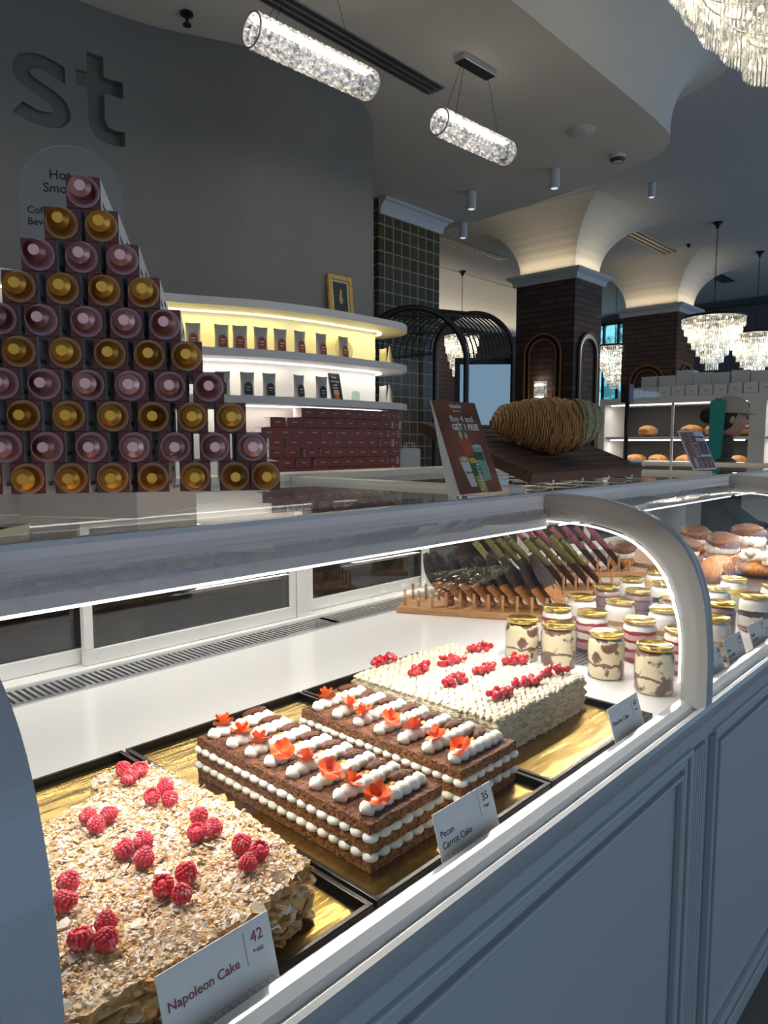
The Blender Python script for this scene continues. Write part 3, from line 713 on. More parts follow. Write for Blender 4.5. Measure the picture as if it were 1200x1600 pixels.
for q in range(520):  # ragged flakes hanging on the sides
    i = rnd.randrange(len(loc_)); a = Vector(loc_[i]); b = Vector(loc_[(i+1) % len(loc_)]); p = a.lerp(b, rnd.random())
    if a.y > .0 and b.y > .0 and p.x < -.1: continue
    t = (b-a).normalized(); nn = Vector((t.y, -t.x)); r = rnd.uniform(.004, .012)
    T = TR(p.x*0.985+nn.x*.003, p.y*0.985+nn.y*.003, rnd.uniform(.004, ztop_n)) @ RZ(math.atan2(nn.y, nn.x)+rnd.gauss(0, .5)) @ RX(rnd.gauss(0, .3)) @ RY(rnd.gauss(0.25, .5))
    fl.add([(-r*.3, -r, 0), (r*.6, -r*.7, .0008), (r, 0.1*r, 0), (r*.5, r*.8, -.0005), (-r*.3, r, 0), (-r*.3, -r, -.0012), (r*.6, -r*.7, -.0006), (r, .1*r, -.001), (r*.5, r*.8, -.0015), (-r*.3, r, -.0012)],
           [(0, 1, 2, 3, 4), (9, 8, 7, 6, 5), (0, 5, 6, 1), (1, 6, 7, 2), (2, 7, 8, 3), (3, 8, 9, 4), (4, 9, 5, 0)], 1 if rnd.random() < .75 else 0, False, T)
fo = fl.build('pastry_flakes', mats_fl, nap); fo['kind'] = 'stuff'
ck = MB(); 
for q in range(46):
    x = rnd.uniform(.20, .33); y = rnd.uniform(.885, .95); r = rnd.uniform(.003, .009)
    ck.ball((x, y, TZ+r*.5), (r, r*.8, r*.6), 0, 6, 4, fn=lambda p: 1+.3*noise.noise(p*3))
tag(ck.build('pastry_crumbs', M['pastrycrumb']), 'loose golden pastry crumbs scattered on the gold board behind the flaky cake', 'crumbs', kind='stuff')

# --- raspberries, each its own thing
def rasp_mesh():
    mb = MB(); R, H = .0098, .0105
    for j in range(7):
        t = j/6; z = -H*0.55+H*1.45*t; r = R*math.sqrt(max(.05, 1-(t*0.95)**2.6))*(0.82+.22*math.sin(PI*min(1, t*1.2)))
        n = max(5, int(14*r/R)); 
        for i in range(n):
            a = 2*PI*(i+.5*(j % 2))/n; mb.ball((r*math.cos(a), r*math.sin(a), z), .0025, 0, 8, 6)
    mb.ball((0, 0, 0.0), (R*.8, R*.8, H*.7), 0, 10, 6)
    return mb
rm = rasp_mesh(); r0 = rm.build('raspberry', M['rasp'])
# hollow end marker: a dark cup
RS = [(0.437, 0.893), (0.451, 0.873), (0.431, 0.864), (0.449, 0.804), (0.425, 0.794), (0.437, 0.773), (0.349, 0.806), (0.368, 0.792), (0.347, 0.781), (0.439, 0.71), (0.417, 0.68), (0.435, 0.675), (0.367, 0.709), (0.345, 0.709), (0.352, 0.679), (0.438, 0.624), (0.443, 0.599), (0.421, 0.589), (0.368, 0.622), (0.34, 0.619), (0.346, 0.595), (0.278, 0.695), (0.264, 0.668), (0.276, 0.609), (0.25, 0.604), (0.266, 0.587)]
CL = ['in the farthest cluster', 'in the cluster second from the back', 'in the left cluster of the third row', 'in the cluster at the middle of the right edge', 'in the central cluster', 'in the cluster nearest the right front corner', 'in the cluster just left of the front right one', 'in the pair at the left edge', 'in the cluster nearest the front left']
sizes = [3, 3, 3, 3, 3, 3, 3, 2, 3]
PO = ['back', 'right-hand', 'front']
i = 0
for c, nb in enumerate(sizes):
    for k in range(nb):
        x, y = RS[i]; x = x*1.034; y = y*1.034
        o = r0 if i == 0 else r0.copy()
        if i: C.objects.link(o)
        o.location = (x, y, TZ+ztop_n+.0125); s = rnd.uniform(.88, 1.02); o.scale = (s, s, s)
        o.rotation_euler = (rnd.uniform(-.5, .5) + (PI if k == 1 else 0), rnd.uniform(-.6, .6), rnd.uniform(0, 6))
        nm = {0: 'first', 1: 'second', 2: 'third'}[k]
        tag(o, 'sugared raspberry, %s from the back, %s' % (nm, CL[c]), 'raspberry', 'raspberries on the flaky cake'); i += 1

# --- carrot cakes
def flower_mesh(seed):
    rn = random.Random(seed); mb = MB(); n = 36
    for layer, (R0, h0, ph) in enumerate(((1.0, 0.0, 0), (.62, .0030, 1.3))):
        vs = [(0, 0, .001+h0)]; fs = []
        for j, rr in enumerate((.004, .008, .0118)):
            for i in range(n):
                a = 2*PI*i/n; w = math.sin(a*4+seed+ph)*.0009*j+math.sin(a*7+seed*2)*.0005*j
                r = rr*R0*(1+.05*math.sin(a*4+seed+ph)); vs.append((r*math.cos(a), r*math.sin(a), h0+.002+(.0022+.0022*layer)*j+w))
        for i in range(n): fs.append((0, 1+i, 1+(i+1) % n))
        for j in range(2):
            for i in range(n):
                i2 = (i+1) % n; a = 1+j*n; fs.append((a+i, a+n+i, a+n+i2, a+i2))
        mb.add(vs, fs, 0, True)
    return mb
def swirl_rope(L, r, n):
    """piped shell border along +x: ribbed overlapping shells"""
    mb = MB(); N = n*14; K = 22; vs = []; fs = []
    for i in range(N+1):
        t = i/N
        for k in range(K):
            a = 2*PI*k/K; ph = t*n+.22*math.cos(a)*1.0          # shells slant forward over the top
            f = ph-math.floor(ph)
            sh = .56+.50*(math.sin(PI*min(1, f*.94+.04))**.6)
            rib = 1+.06*math.sin(2*PI*ph*4)
            q = r*sh*rib*min(1, (math.sin(PI*min(1, max(0, t))) * 3.2)**.5+.02)
            if t < .10: q *= 1.12
            vs.append((-L/2+L*t, q*math.sin(a), r*.62+q*math.cos(a)*.95))
    for i in range(N):
        for k in range(K):
            k2 = (k+1) % K; fs.append((i*K+k, i*K+k2, (i+1)*K+k2, (i+1)*K+k))
    fs.append(tuple(range(K))); fs.append(tuple(N*K+k for k in reversed(range(K))))
    mb.add(vs, fs, 0, True)
    return mb
def dollops(W, D, r, h, seed):
    rn = random.Random(seed); mb = MB()
    def put_(x, y):
        q = r*rn.uniform(.92, 1.1); mb.ball((x, y, h/2), (q, q, h*.62), 0, 14, 10)
    nx = int(W/(r*1.85)); ny = int(D/(r*1.85))
    for i in range(ny+1):
        y = -D/2+D*i/ny; put_(-W/2, y); put_(W/2, y)
    for i in range(1, nx):
        x = -W/2+W*i/nx; put_(x, -D/2); put_(x, D/2)
    mb.box(-W/2, W/2, -D/2, D/2, 0.0005, h-.0005)
    return mb
def carrot_cake(cx, cy, W, D, nr, label, seed):
    t = thing('carrot_cake', label, 'cake', (cx, cy, TZ), 0, None); rn = random.Random(seed)
    z = 0.0; hl = .0145; hc = .0105; w, d = W/2, D/2
    pl = [(-w, -d), (w, -d), (w, d), (-w, d)]
    for k in range(3):
        rough_slab(pl, z, z+hl, None, None, .0022, .004, seed*5+k*13, 4).build('sponge_layer', [M['spongetop'] if k == 2 else M['sponge'], M['sponge']], t)
        z += hl
        if k < 2:
            o = dollops(W-.010, D-.010, .0108, hc, seed+k).build('cream_filling', M['creamw'], t, (0, 0, z)); z += hc
    sp_ = D/nr
    rope = None
    for k in range(nr):
        y = d-sp_*(k+.5)
        if rope is None: rope = swirl_rope(W*.92, .0102, 7).build('piped_cream', M['creamw'], t, (0, y, z)); o = rope
        else: o = rope.copy(); C.objects.link(o); o.location = (0, y, z)
        o.rotation_euler = (0, 0, rn.uniform(-.03, .03))
        f = flower_mesh(seed+k).build('orange_ribbon_flower', M['orange'], t, (-w*.52+rn.uniform(-.004, .004), y-.003, z+.015), (rn.uniform(.15, .5), rn.uniform(-.55, -.15), rn.uniform(0, 6)))
        f.scale = (1.5, 1.5, 1.3)
        MB().ball((0, 0, 0), (.0045, .0045, .004), 0, 10, 8).build('yellow_gel_drop', M['yellow'], t, (w*.28, y+sp_*.42, z+.004))
        p = MB(); p.ball((0, 0, 0), (.020, .0080, .0065), 0, 20, 12, fn=lambda q: 1+.14*math.sin(q.y*14+q.x*2)+.1*noise.noise(q*4))
        p.build('pecan', M['pecan'], t, (w*.58, y+sp_*.48, z+.009), (0, rn.uniform(-.2, .2), rn.uniform(-.35, .35)))
    return t
carrot_cake(.665, .770, .140, .385, 8, 'layered carrot cake with eight orange-flower rows, left of its twin', 3)
carrot_cake(.857, .757, .142, .350, 7, 'layered carrot cake with seven orange-flower rows, next to the red currant cake', 11)

# --- pistachio cake
pc = thing('pistachio_cake', 'pale pistachio sponge cake with ridged cream top and red currants', 'cake', (1.125, .82, TZ))
def ridg(q):
    return .0034*math.sin(q.x*330+3*noise.noise(q*20))*(.6+.4*math.sin(q.y*140+3*noise.noise(q*14)))+.002*math.sin(q.y*230+6*noise.noise(q*15))
for (xa, xb, ya, yb, nm) in ((-.150, .155, -.175, -.098, 'front_piece'), (-.157, .155, -.094, .17, 'rear_piece')):
    z = 0
    o = rough_slab([(xa, ya), (xb, ya), (xb, yb), (xa, yb)], 0, .066, None, None, .0048, .0032, 31 if ya < -.1 else 77, 14, topfn=ridg, sidefn=lambda p, tt: .0032*math.sin(tt*PI*8)).build(nm, [M['pist'], M['pistside']], pc)
lm = MB(); r2 = random.Random(4)
for iy in range(44):
    for ix in range(17):
        x = -.148+ix*.0186+(.009 if iy % 2 else 0); y = -.170+iy*.0078
        if x > .150: continue
        T = TR(x, y, .0665+r2.uniform(-.0008, .0008)) @ RZ(r2.uniform(-.35, .35)+.25) @ RY(-.22)
        lm.ball((0, 0, 0), (.0125, .0046, .0042), 0, 7, 5, T=T)
lo = lm.build('piped_cream_top', M['pist'], pc); lo['kind'] = 'stuff'
cu_pos = [(1.029, 0.96), (1.036, 0.869), (1.122, 0.86), (1.232, 0.868), (1.213, 0.763), (1.125, 0.779), (1.029, 0.782), (1.032, 0.679), (1.115, 0.68), (1.204, 0.676)]
cl_lab = ['at the far left corner', 'left in the second row back', 'in the middle of the second row back', 'at the far right corner', 'at the right of the middle row', 'at the centre of the middle row', 'at the left of the middle row', 'nearest the front left corner', 'at the middle of the front edge', 'nearest the front right corner']
berry_me = None
for k, (x, y) in enumerate(cu_pos):
    x *= 1.03; y *= 1.03
    t = thing('red_currant_sprig', 'red currant sprig %s of the pale cake' % cl_lab[k], 'currants', (x, y, TZ+.066), rnd.uniform(-.5, .1), 'red currant sprigs')
    MB().tube([(-.03, 0, .012), (-.01, .001, .014), (.012, -.001, .014), (.032, 0, .010)], .0008, 6).build('stem', M['stem'], t)
    for j in range(19):
        u = (j/18-.5)*.058; px_ = (u, rnd.uniform(-.010, .010), .007+rnd.uniform(0, .013)*(1-abs(u)/.05)+(0.005 if j % 3 == 0 else 0))
        if berry_me is None:
            b = MB().ball((0, 0, 0), .0060, 0, 14, 10).build('berry', M['currant'], t, px_); berry_me = b
        else:
            b = berry_me.copy(); C.objects.link(b); b.parent = t; b.location = px_
        s = rnd.uniform(.85, 1.15); b.scale = (s, s, s)

# ================================================================== PRICE CARDS
def price_card(x0, w, h, lines, price, label, y0=.512, z0=.968, lean=.30, ink='inkred', size=.0125, rz=0.0, mat='cardw'):
    t = thing('price_card', label, 'price card', (x0, y0, z0), rot=(-lean, 0, rz))
    MB().box(0, w, 0, .0012, 0, h).build('card', M[mat], t)
    F = TR(0, -.0003, 0) @ RX(PI/2)
    if lines:
        for k, s in enumerate(lines):
            text('lettering', s, size, M[ink], t, F @ TR(w*.05, h*.56-k*size*1.15, 0), .0002, 0.00012 if ink == 'inkred' else 0)
    if price:
        text('price', price, size*1.25, M[ink], t, F @ TR(w*.80, h*.74, 0), .0002)
        text('price_note', '+vat', size*.6, M[ink], t, F @ TR(w*.80, h*.61, 0), .0002)
        MB().box(w*.74, w*.745, -.0005, 0, h*.52, h*.90).build('divider', M['inkgrey'], t)
    sc = MB(); r = w*.035
    for j in range(3):
        for i in range(int(w*.93/(2*r))):
            cx = w*.04+r+i*2*r+(r if j % 2 else 0); cz = h*.10+j*r*.95
            if cx+r > w*.99: continue
            pts = [(cx+r*math.cos(a), cz+r*math.sin(a)) for a in [PI*q/8 for q in range(9)]]
            vs = [(a, -.0004, b) for a, b in pts]+[(cx+(a-cx)*.86, -.0004, cz+(b-cz)*.86) for a, b in pts]
            sc.add(vs, [(q, q+1, 9+q+1, 9+q) for q in range(8)])
    sc.build('scallop_pattern', M['inkgrey'], t)
    return t
price_card(.283, .121, .076, ['Napoleon Cake'], '42', 'white price card reading Napoleon Cake 42 in front of the flaky cake', size=.0118)
price_card(.660, .125, .072, ['Pecan', 'Carrot Cake'], '35', 'white price card reading Pecan Carrot Cake 35 at the front rail', ink='ink', size=.0118)
price_card(1.143, .120, .072, ['Pistachio Cake'], '42', 'white price card reading Pistachio Cake 42 at the front rail', ink='ink', size=.0105)
price_card(1.60, .115, .070, ['Tiramisu', 'Can Cake'], '28', 'price card for can cakes leaning just right of the arch frame', ink='ink', size=.0115)
price_card(1.745, .125, .070, ['Lotus', 'Can Cake'], '28', 'price card reading Lotus Can Cake 28 in front of the jars', ink='ink', size=.0115)
price_card(1.93, .13, .070, ['Vanilla', 'Can Cake'], '28', 'rightmost price card reading Can Cake in front of the jars', ink='ink', size=.0115)
t44 = price_card(.205, .085, .078, [], '44', 'pale blue-white price card showing 44 on the case top at the left edge', y0=1.00, z0=ZT+.0005, lean=.12, ink='inkred', size=.013, rz=-.6)
for k, (x, y) in enumerate([(.285, .905), (.318, .935)]):
    tag(MB().box(-.035, .035, -.012, .012, 0, .010).build('cream_box', pm('cream_card_%d' % k, (0.80, 0.76, 0.52), 0.5), None, (x, y, ZT+.0005), (0, 0, .75), bevel=.001), 'small flat cream box on the glass top, %s of the two by the 44 card' % ('left' if k == 0 else 'right'), 'box', 'flat cream boxes')

# ================================================================== JARS
def jar_contents(layers):
    return layers
def layer_mat(name, bands, noisy=.35, smear=None):
    """cylinder contents: colour by height, bands = list (z, colour)"""
    m, nt, b = new_mat(name)
    tc = nt.nodes.new('ShaderNodeTexCoord'); sx = nt.nodes.new('ShaderNodeSeparateXYZ'); nt.links.new(tc.outputs['Object'], sx.inputs[0])
    n = nt.nodes.new('ShaderNodeTexNoise'); n.inputs['Scale'].default_value = 35; n.inputs['Detail'].default_value = 3; nt.links.new(tc.outputs['Object'], n.inputs['Vector'])
    mr = nt.nodes.new('ShaderNodeMapRange'); mr.inputs[1].default_value = 0; mr.inputs[2].default_value = .092; nt.links.new(sx.outputs[2], mr.inputs[0])
    sub = nt.nodes.new('ShaderNodeMath'); sub.operation = 'SUBTRACT'; sub.inputs[1].default_value = .5; nt.links.new(n.outputs[0], sub.inputs[0])
    mu = nt.nodes.new('ShaderNodeMath'); mu.operation = 'MULTIPLY'; mu.inputs[1].default_value = noisy; nt.links.new(sub.outputs[0], mu.inputs[0])
    ad = nt.nodes.new('ShaderNodeMath'); nt.links.new(mr.outputs[0], ad.inputs[0]); nt.links.new(mu.outputs[0], ad.inputs[1])
    r = nt.nodes.new('ShaderNodeValToRGB'); cr_ = r.color_ramp; cr_.interpolation = 'CONSTANT'
    for i, (z, c) in enumerate(bands):
        e = cr_.elements[i] if i < 2 else cr_.elements.new(z)
        e.position = z; e.color = (*c, 1)
    nt.links.new(ad.outputs[0], r.inputs[0])
    out = r.outputs[0]
    if smear:
        n2 = nt.nodes.new('ShaderNodeTexNoise'); n2.inputs['Scale'].default_value = 28; n2.inputs['Detail'].default_value = 8; nt.links.new(tc.outputs['Object'], n2.inputs['Vector'])
        rr = nt.nodes.new('ShaderNodeValToRGB'); rr.color_ramp.elements[0].position = .52; rr.color_ramp.elements[1].position = .57; nt.links.new(n2.outputs[0], rr.inputs[0])
        mx = nt.nodes.new('ShaderNodeMix'); mx.data_type = 'RGBA'; nt.links.new(rr.outputs[0], mx.inputs[0]); nt.links.new(out, mx.inputs[6]); mx.inputs[7].default_value = (*smear, 1); out = mx.outputs[2]
    nt.links.new(out, b.inputs['Base Color']); b.inputs['Roughness'].default_value = .45
    b.inputs['Coat Weight'].default_value = .6; b.inputs['Coat Roughness'].default_value = .05
    return m
wht = (.82, .76, .68); crm = (.80, .68, .44); brn = (.18, .07, .03); red_ = (.30, .02, .03); cho = (.09, .04, .03); car = (.45, .22, .07); yel = (.80, .50, .04); blk = (.03, .03, .04); pnk = (.62, .38, .36); mau = (.20, .11, .11)
KIND = {
 'tiramisu': (layer_mat('tiramisu_layers', [(0, crm), (.30, brn), (.36, crm), (.62, crm), (.88, brn)], .30, (.16, .06, .03)), 'cream and cocoa'),
 'red': (layer_mat('red_velvet_layers', [(0, red_), (.12, pnk), (.26, red_), (.34, wht), (.50, red_), (.58, pnk), (.70, red_), (.78, wht)], .14), 'red and white layered'),
 'lotus': (layer_mat('caramel_layers', [(0, car), (.14, wht), (.36, car), (.50, wht), (.80, wht)], .12), 'caramel and cream layered'),
 'choc': (layer_mat('chocolate_layers', [(0, cho), (.25, mau), (.45, cho), (.50, mau), (.72, cho), (.78, (.28, .15, .13))], .12), 'dark chocolate layered'),
 'mango': (layer_mat('mango_layers', [(0, wht), (.45, wht), (.5, yel), (.72, wht)], .22), 'white and yellow mango'),
 'oreo': (layer_mat('cookie_layers', [(0, wht), (.10, red_), (.18, wht), (.42, blk), (.60, wht)], .18), 'white and black berry'),
}
protoj = {}
jars = [('tiramisu', 1.504, 0.937), ('tiramisu', 1.519, 0.845), ('tiramisu', 1.522, 0.725), ('tiramisu', 1.500, 0.604), ('red', 1.674, 0.937), ('red', 1.690, 0.845), ('red', 1.694, 0.721), ('lotus', 1.843, 0.953), ('choc', 2.022, 0.965), ('lotus', 1.862, 0.849), ('lotus', 1.853, 0.724), ('lotus', 2.197, 0.962), ('choc', 2.033, 0.872), ('mango', 2.381, 0.955), ('oreo', 2.196, 0.861), ('red', 1.670, 0.610), ('choc', 2.021, 0.763), ('lotus', 2.23, 0.715), ('mango', 2.423, 0.725), ('choc', 2.027, 0.640), ('oreo', 2.192, 0.600), ('lotus', 1.839, 0.595), ('mango', 2.404, 0.600)]
rowname = {0: 'back row', 1: 'third row', 2: 'second row', 3: 'front row'}
from collections import Counter
seen = Counter()
def rowof(y): return 0 if y > .90 else 1 if y > .80 else 2 if y > .68 else 3
colx = {1.5: 'first', 1.68: 'second', 1.85: 'third', 2.03: 'fourth', 2.2: 'fifth', 2.4: 'sixth'}
for i, (kd, x, y) in enumerate(jars):
    col = colx[min(colx, key=lambda c: abs(c-x))]; x -= .010; y -= .012
    r = rowof(y)
    lab = '%s dessert jar, %s from the arch in the %s' % (KIND[kd][1].replace(' jar', ''), col, rowname[r])
    if kd not in protoj:
        t = thing('dessert_jar', lab, 'jar', (x, y, DZ+.0005), rnd.uniform(0, 6), 'gold-lidded dessert jars')
        MB().lathe([(0.001, .002), (.036, .002), (.0385, .006), (.0385, .072), (.036, .080), (.033, .083), (.001, .083)], 32).build('layered_filling', KIND[kd][0], t)
        g = MB().lathe([(0.001, 0.0), (.036, 0.0), (.0405, .006), (.0405, .074), (.037, .084), (.034, .089), (.034, .0915)], 36); g.build('glass_can', M['glass'], t)
        l = MB().lathe([(.036, .088), (.0372, .091), (.0372, .0945), (.0352, .0955), (.033, .093), (.001, .0925)], 36)
        l.tube([(.012*math.cos(2*PI*a/16), .012*math.sin(2*PI*a/16)-.008, .0935) for a in range(16)], .001, 5, closed=True)
        l.build('gold_lid', M['lid'], t)
        t.scale = (1.03, 1.03, 1.09); protoj[kd] = t
    else: t = dup(protoj[kd], (x, y, DZ+.0005), rnd.uniform(0, 6), lab)
# small perforated steel vent in the deck
vn = MB(); vn.box(1.545, 1.665, .755, .99, DZ, DZ+.0012)
vs_ = MB()
for k in range(17): vs_.box(1.55, 1.66, .762+k*.0132, .768+k*.0132, DZ+.0012, DZ+.002)
vt = thing('deck_vent', 'flat perforated steel vent set in the deck among the jars', 'vent', (0, 0, 0)); vn.build('plate', M['steel'], vt); vs_.build('slots', M['slot'], vt)

# ================================================================== COOKIE RACKS
def rack(x, y, rz, L, label, W_=.14):
    t = thing('wooden_rack', label, 'rack', (x, y, DZ+.0005), rz)
    MB().box(0, L, 0, W_, 0, .020).build('base_board', M['wood'], t, bevel=.002)
    n = int(L/.044)
    first = None
    for j in range(2):
        for k in range(n):
            p = (.022+k*.044, .022+j*(W_-.044), .018)
            if first is None: first = MB().cyl(.0048, 0, .052, 10).build('dowel', M['wood'], t, p)
            else:
                o = first.copy(); C.objects.link(o); o.parent = t; o.location = p
    return t
ax = math.radians(-63)
rack(1.640, 1.475, ax, .56, 'light wooden dowel rack holding the chocolate-dipped flat croissants', .15)
rack(2.03, 1.36, math.radians(-42), .50, 'middle wooden dowel rack holding green-topped flat croissants', .15)
rack(2.42, 1.47, math.radians(-42), .48, 'farthest wooden dowel rack holding pink-topped flat croissants', .15)
def cookie(name, length, wid, mats, frac, seed, thick=.019):
    mb = MB(); n = 28; m = 16; vs = []; fs = []
    for side in (0, 1):
        for j in range(m+1):
            t_ = j/m; z = length*t_; w = wid*math.sin(PI*min(.97, max(.03, t_)))**.62*(.85+.15*t_)
            for i in range(9):
                u = (i/8-.5)*2; q = Vector((u*w*30+seed, z*60, side*5)); e = max(0, 1-abs(u)**2.4)*thick*.5+(noise.noise(q)+.6*noise.noise(q*2.6))*.003
                vs.append(((1 if side else -1)*e, u*w*.5*(1+.10*noise.noise(q*2)), z))
    for side in (0, 1):
        b = side*(m+1)*9
        for j in range(m):
            for i in range(8):
                f = (b+j*9+i, b+j*9+i+1, b+(j+1)*9+i+1, b+(j+1)*9+i)
                mb.f.append(list(f) if not side else list(reversed(f))); mb.s.append(True)
                mb.m.append(1 if (j+.5)/m > frac+.02*math.sin(i*1.7+seed) else 0)
    mb.v = [Vector(p) for p in vs]
    return mb.build(name, mats, recalc=True)
def place_cookies(n, x, y, rz, start, step, lean, kinds, L, W_, labf, gname, zoff=.018, yoff=.07, twist=.42):
    protos = {}
    for k in range(n):
        kd = kinds[min(k, len(kinds)-1)]
        if kd not in protos: o = cookie('flat_croissant', L, W_, COOK[kd], .42 if kd == 'choc' else .5, k*3.1); protos[kd] = o
        else: o = protos[kd].copy(); C.objects.link(o)
        d = start+k*step; c, s = math.cos(rz), math.sin(rz)
        o.location = (x+c*d-s*yoff, y+s*d+c*yoff, DZ+zoff+.004+.003)
        o.rotation_euler = (0, -lean+rnd.uniform(-.04, .04), rz+twist+rnd.uniform(-.06, .06)); o.scale = (1, 1, rnd.uniform(.95, 1.05))
        tag(o, labf % ORD[k+1], 'croissant', gname)
COOK = {'choc': [M['biscuit'], M['choc']], 'green': [M['darkcook'], M['greencrumb']], 'pink': [M['darkcook'], M['pinkcrumb']]}
place_cookies(9, 1.640, 1.475, ax, .165, .044, .66, ['choc'], .190, .110, 'flat croissant dipped in dark chocolate, %s from the left end of the rack', 'chocolate-dipped flat croissants', twist=-.40)
place_cookies(8, 2.03, 1.36, math.radians(-42), .08, .046, .74, ['green'], .235, .11, 'flat croissant with green pistachio crumb, %s from the left of the rack', 'green-topped flat croissants', twist=.12)
place_cookies(8, 2.42, 1.47, math.radians(-42), .05, .052, .74, ['pink'], .235, .10, 'flat croissant with pink crumb, %s from the left of the far rack', 'pink-topped flat croissants', twist=.0)

# ================================================================== PASTRIES in the case beyond
def bun(loc, kind, label, s=1.0, rz=0):
    t = thing('cream_pastry' if kind != 'plain' else 'glazed_croissant', label, 'pastry', loc, rz)
    glaz = pm('glazed_pastry', (.66, .27, .035), .35, bump=.5, scale=40, col2=(.32, .10, .012), aniso=(1, 6, 1)) if 'glz' not in M else M['glz']; M['glz'] = glaz
    if 'topb' not in M: M['topb'] = pm('chocolate_pastry', (.34, .17, .09), .4, bump=.6, scale=40, col2=(.13, .05, .03), aniso=(7, 1, 1))
    fl_ = lambda p: 1+.035*math.sin(math.atan2(p.y, p.x)*14)
    if kind == 'plain':
        mb = MB(); n = 40; path = []; rr = []
        for k in range(n+1):
            a = PI*k/n; path.append((-.065*math.cos(a)*s, .030*math.sin(a)*s, .035*s)); rr.append(s*(.010+.030*math.sin(a)**.6)*(1+.07*math.sin(k*1.9)))
        mb.tube(path, rr, 18); mb.build('pastry', glaz, t); return t
    MB().ball((0, 0, .022*s), (.055*s, .055*s, .024*s), 0, 28, 10, fn=fl_).build('pastry_base', glaz, t)
    if kind == 'meringue':
        mb = MB(); r_ = random.Random(5)
        for k in range(34):
            a = r_.uniform(0, 6.28); q = r_.uniform(0, .042)*s; z = (.045+.05*(1-q/.05/s)*r_.random())*s
            mb.ball((q*math.cos(a)*1.2, q*math.sin(a), z), (.016*s, .016*s, .013*s), 0, 12, 9, fn=lambda p: 1+.18*math.sin(math.atan2(p.y, p.x)*5+p.z*6))
        mb.build('toasted_meringue', pm('meringue', (.86, .78, .66), .6, col2=(.55, .32, .14), scale=60, thr=(.32, .46)), t); return t
    mb = MB(); 
    for k in range(14):
        a = 2*PI*k/14; mb.ball((.040*math.cos(a)*s, .040*math.sin(a)*s, .050*s), (.015*s, .015*s, .016*s), 0, 12, 9, fn=lambda p: 1+.1*math.sin(math.atan2(p.y, p.x)*8))
    mb.ball((0, 0, .05*s), (.036*s, .036*s, .016*s)); mb.build('whipped_cream', M['creamw'], t)
    if kind == 'berry':
        mb = MB(); r_ = random.Random(8)
        for k in range(16):
            a = PI+r_.uniform(-.3, 2.2); mb.ball((.040*math.cos(a)*s, .040*math.sin(a)*s, (.062+.006*r_.random())*s), .008*s, k % 3 == 0, 8, 6)
        mb.build('berries', [M['rasp'], M['ink']], t)
    MB().ball((.004, .004, .078*s), (.054*s, .054*s, .026*s), 0, 40, 14, fn=lambda p: 1+.05*math.sin(math.atan2(p.y, p.x)*3+p.z*22)).build('pastry_cap', M['topb'], t, rot=(.12, -.12, 0))
    return t
MB_ = MB()
bd = thing('serving_board', 'brown wooden serving board under the cream filled pastries', 'board', (3.38, 1.15, DZ+.0005), -.15)
MB().box(-.42, .42, -.26, .26, 0, .018).build('board', M['wood'], bd, bevel=.003)
bd2 = thing('serving_board', 'dark wooden serving board nearer the jars under the glazed croissant', 'board', (2.80, .84, DZ+.0005), -.1)
MB().box(-.27, .27, -.14, .14, 0, .016).build('board', M['darkwood'], bd2, bevel=.003)
bz = DZ+.019
bun((3.40, 1.19, bz), 'berry', 'cream pastry with berries and brown cap, farthest behind the arch', 1.3, .3)
bun((3.20, 1.00, bz), 'cream', 'cream pastry with smooth brown cap and a white name tag in front', 1.3, 0)
bun((3.52, .99, bz), 'berry', 'large berry cream pastry behind the toasted meringue one', 1.4, 2.4)
bun((3.02, 1.10, bz), 'cream', 'cream pastry half hidden behind the arch frame', 1.2, 1)
bun((3.00, .80, DZ+.017), 'meringue', 'pastry heaped with toasted meringue at the right picture edge', 1.35, 0)
bun((2.74, .83, DZ+.017), 'plain', 'plain glazed golden croissant right behind the yellow jar', 1.35, .1)
bun((2.93, 1.33, DZ+.001), 'cream', 'cream tartlet seen through the arch between pink croissants and jars', 1.1, .1)
for (x, y, z, lab) in ((2.93, .95, bz+.0, 'small white name tag before the smooth capped pastry'), (3.30, .92, bz, 'small white name tag before the berry pastry'), (3.62, .87, bz, 'small white name tag right of the berry pastry')):
    t = thing('name_tag', lab, 'tag', (x, y, z+.002), rot=(-.4, 0, -.5))
    MB().box(-.022, .022, 0, .001, 0, .060).build('card', M['cardw'], t)
    MB().box(-.012, .012, -.0004, 0, .040, .043).box(-.012, .008, -.0004, 0, .028, .030).build('printed_lines', M['inkred'], t)

